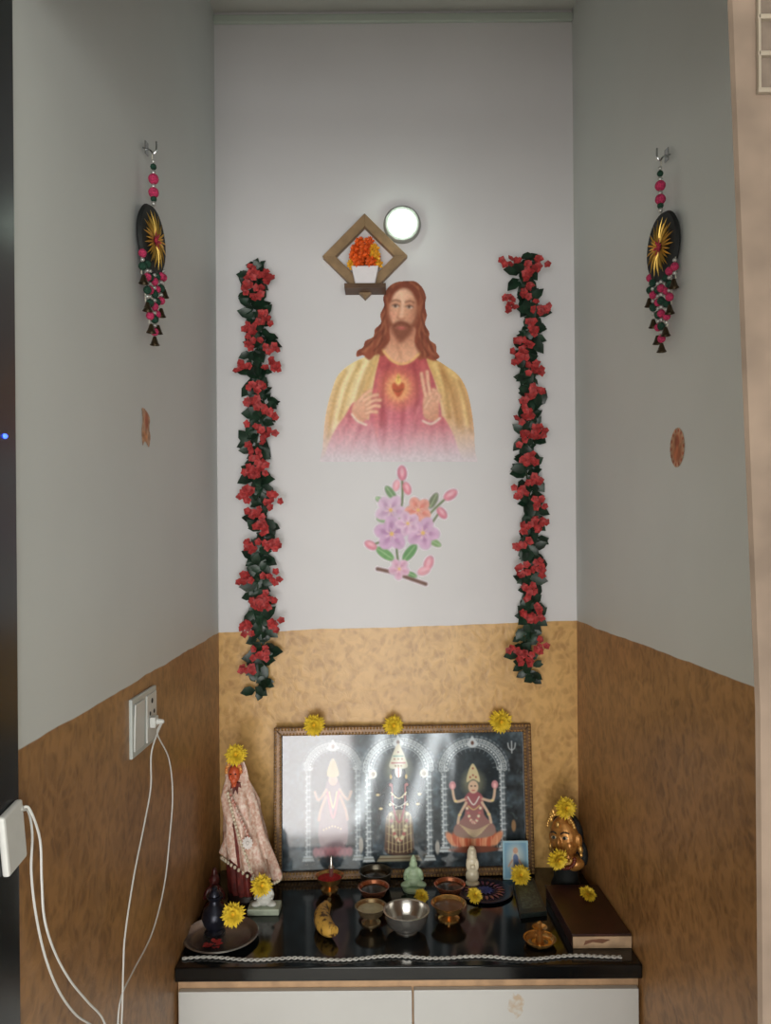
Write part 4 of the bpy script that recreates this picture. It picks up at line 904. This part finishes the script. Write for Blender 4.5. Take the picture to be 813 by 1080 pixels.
hx_(y0_, y0_+.0038, ZC+.001, ZC+hB-.0052, 0).build('front_panel', M('tan card', (184, 154, 122), .7, var=.15, scale=30), t, smooth=False)
mb = MB(); mb.face([Vector((.455+x, y0_-.0006, ZC+.012+z)) for x, z in ((-.030, -.004), (-.01, .003), (.012, .000), (.030, .008), (.010, .010), (-.008, .009), (-.026, .006))])
mb.build('printed_mark', M('brown ink', (120, 80, 56), .7), t, smooth=False)
ztop = ZC+hB
# golden bust idol, slightly tilted
c = Vector((P(597, 930, 1.980).x, 1.980, ZC)); t = thing('idol', 'golden ornate bust idol with dark hair in the right corner', 'idol', c)
MB().lathe([(0, 0), (.036, 0), (.038, .006), (.031, .022), (.030, .040), (.034, .054), (0, .056)], c, 32, sy=.85).build('base', m_black, t)
m_gi = M('antique gold', (204, 146, 76), .32, .45, var=.6, scale=75, col2=(170, 112, 54)); m_gi2 = M('bright gold', (222, 176, 98), .3, .6, var=.2)
tl = math.radians(-9); RT = Euler((0, tl, 0)).to_matrix(); hb = c+Vector((.002, -.004, .104))
W = lambda x, y, z: hb+RT @ Vector((x, y, z))
def EL(mb, x, y, z, a, b, d, rr=0): return mb.ell(W(x, y, z), (a, b, d), Euler((0, tl+rr, 0)))
mb = MB(); EL(mb, 0, .004, -.045, .040, .026, .020); EL(mb, 0, 0, -.026, .018, .018, .018)
fuse(mb.build('shoulders', m_gi, t), .002, 3)
mb = MB(); EL(mb, 0, 0, .012, .037, .030, .045); EL(mb, 0, -.029, .006, .0055, .010, .013); EL(mb, 0, -.026, -.0125, .008, .004, .003); EL(mb, 0, -.021, -.026, .012, .009, .008); EL(mb, -.018, -.018, -.002, .012, .010, .012); EL(mb, .018, -.018, -.002, .012, .010, .012); EL(mb, -.038, 0, .006, .006, .009, .015); EL(mb, .038, 0, .006, .006, .009, .015)
hh = fuse(mb.build('head', m_gi, t), .0018, 2)
for s in (-1, 1):
    mb = MB(); EL(mb, s*.0145, -.0268, .016, .0085, .0028, .0036); mb.build('eye', M('cream enamel', (206, 190, 156), .4), hh)
    mb = MB(); EL(mb, s*.0145, -.0292, .016, .0042, .0018, .0036); mb.build('pupil', m_black, hh)
    MB().tube(spline([W(s*.006, -.0290, .0245), W(s*.015, -.0290, .0285), W(s*.026, -.0225, .0245)], 5), .0015, 6).build('brow', m_black, hh)
    mb = MB(); EL(mb, s*.041, -.006, -.012, .006, .006, .009); EL(mb, s*.041, -.006, -.024, .004, .004, .005); mb.build('earring', m_gi2, hh)
mb = MB(); EL(mb, 0, -.0300, -.0115, .0065, .0020, .0022); mb.build('lips', M('dark red lips', (140, 56, 40), .5), hh)
mb = MB(); EL(mb, 0, .014, .016, .042, .022, .049); EL(mb, -.034, .016, -.026, .012, .012, .028); EL(mb, .034, .016, -.026, .012, .012, .028)
fuse(mb.build('hair', m_black, t), .0025, 3)
mb = MB()
for k in range(17):
    a = PI*(k+.5)/17; EL(mb, .037*math.cos(a), -.014, .034+.030*math.sin(a), .0042, .004, .0042)
for k in range(9):
    a = PI*(k+.5)/9; EL(mb, .027*math.cos(a), -.012, .046+.028*math.sin(a), .006, .005, .008)
EL(mb, 0, -.008, .070, .014, .012, .014); EL(mb, 0, -.027, .044, .005, .004, .007)
mb.build('crown', m_gi2, t)
mb = MB()
for k in range(15): a = PI+PI*k/14; EL(mb, .032*math.cos(a), -.024, -.028+.022*math.sin(a), .0044, .0044, .0044)
mb.build('necklace', M('dark red beads', (110, 46, 30), .3), t)
mb = MB()
for k in range(13): a = PI+PI*k/12; EL(mb, .024*math.cos(a), -.028, -.030+.010*math.sin(a), .0036, .0036, .0036)
mb.build('gold_necklace', m_gi2, t)
SI = 1.17; RZ = -.72; t.rotation_euler = (0, 0, RZ); t.scale = (1.06, 1.06, SI)
cf = Euler((0, 0, RZ)).to_matrix() @ Vector(((W(.004, -.020, .078)-c).x*1.06, (W(.004, -.020, .078)-c).y*1.06, (W(.004, -.020, .078)-c).z*SI))
flower(c+cf+Vector((.014, -.010, .006)), 'yellow chrysanthemum crowning the golden idol', (-.25, .7, 0), 1.0)
flower(P(587, 905, 1.925), 'yellow chrysanthemum at the feet of the golden idol', (-.3, 1.9, 0), 1.0)
flower(B(619, 947, ztop)+Vector((0, 0, .006)), 'ragged yellow chrysanthemum lying on the flat wooden box', (-1.2, .3, 0), .78)

# ================================================================ BRAIDED STRAND on the counter edge
m_ls = M('silver white thread', (196, 194, 188), .4); A = B(192, 1013); Bq = B(655, 1010); n = 300
mb = MB()
wv = lambda i: .005*math.sin(i*.10)+.003*math.sin(i*.043+1)
for ph in (0, PI):
    mb.tube([A.lerp(Bq, i/n)+Vector((0, .0042*math.sin(i*.75+ph)+wv(i), .0028+.001*math.cos(i*.75+ph))) for i in range(n+1)], .0016, 6)
for i in range(2, n, 4):
    mb.ell(A.lerp(Bq, i/n)+Vector((0, wv(i), .0034)), .0026, u=8, v=5)
o = mb.build('braided_trim', m_ls, origin=(A+Bq)/2)
tag(o, 'thin silvery beaded braid lying wavy along the front of the black worktop', 'trim')

# ================================================================ CAMERA + LIGHT
cam = bpy.data.cameras.new('camera'); co = bpy.data.objects.new('camera', cam); COL.objects.link(co)
cam.sensor_fit = 'VERTICAL'; cam.sensor_height = 36; cam.lens = 36*F/1080
cam.shift_x = -3.5/1080; cam.shift_y = 30/1080; cam.clip_start = .02
co.location = (0, 0, CZ); co.rotation_euler = (PI/2, R0, 0); scn.camera = co
def area(name, loc, sx, sy, e, col, rot):
    l = bpy.data.lights.new(name, 'AREA'); l.shape = 'RECTANGLE'; l.size = sx; l.size_y = sy; l.energy = e; l.color = col
    o = bpy.data.objects.new(name, l); COL.objects.link(o); o.location = loc; o.rotation_euler = rot; return o
area('window daylight', (0, -2.2, 1.62), 3.0, 1.05, 62, (.995, 1, .955), (PI/2, 0, 0))
area('added reflection light', (-.34, -2.2, .50), .70, .95, 30, (1, .96, .95), (PI/2, 0, 0))  # added panel without a door, for the pale reflection on the picture's left
for x, w_, e, r in ((.18, .08, 4.6, .30), (.40, .06, 3.2, .22), (.62, .10, 5.0, .34), (.86, .04, 1.8, -.20), (1.14, .06, 2.8, .28)):  # added light strips, no curtain there; they draw streaks on the picture glass
    area('added streak light', (x, -2.2, .52), w_, .85, e, (.92, .98, 1), (PI/2, r, 0))
w = bpy.data.worlds.new('world'); scn.world = w; w.use_nodes = True
w.node_tree.nodes['Background'].inputs[0].default_value = (.6, .68, .75, 1); w.node_tree.nodes['Background'].inputs[1].default_value = .3
scn.view_settings.view_transform = 'Standard'
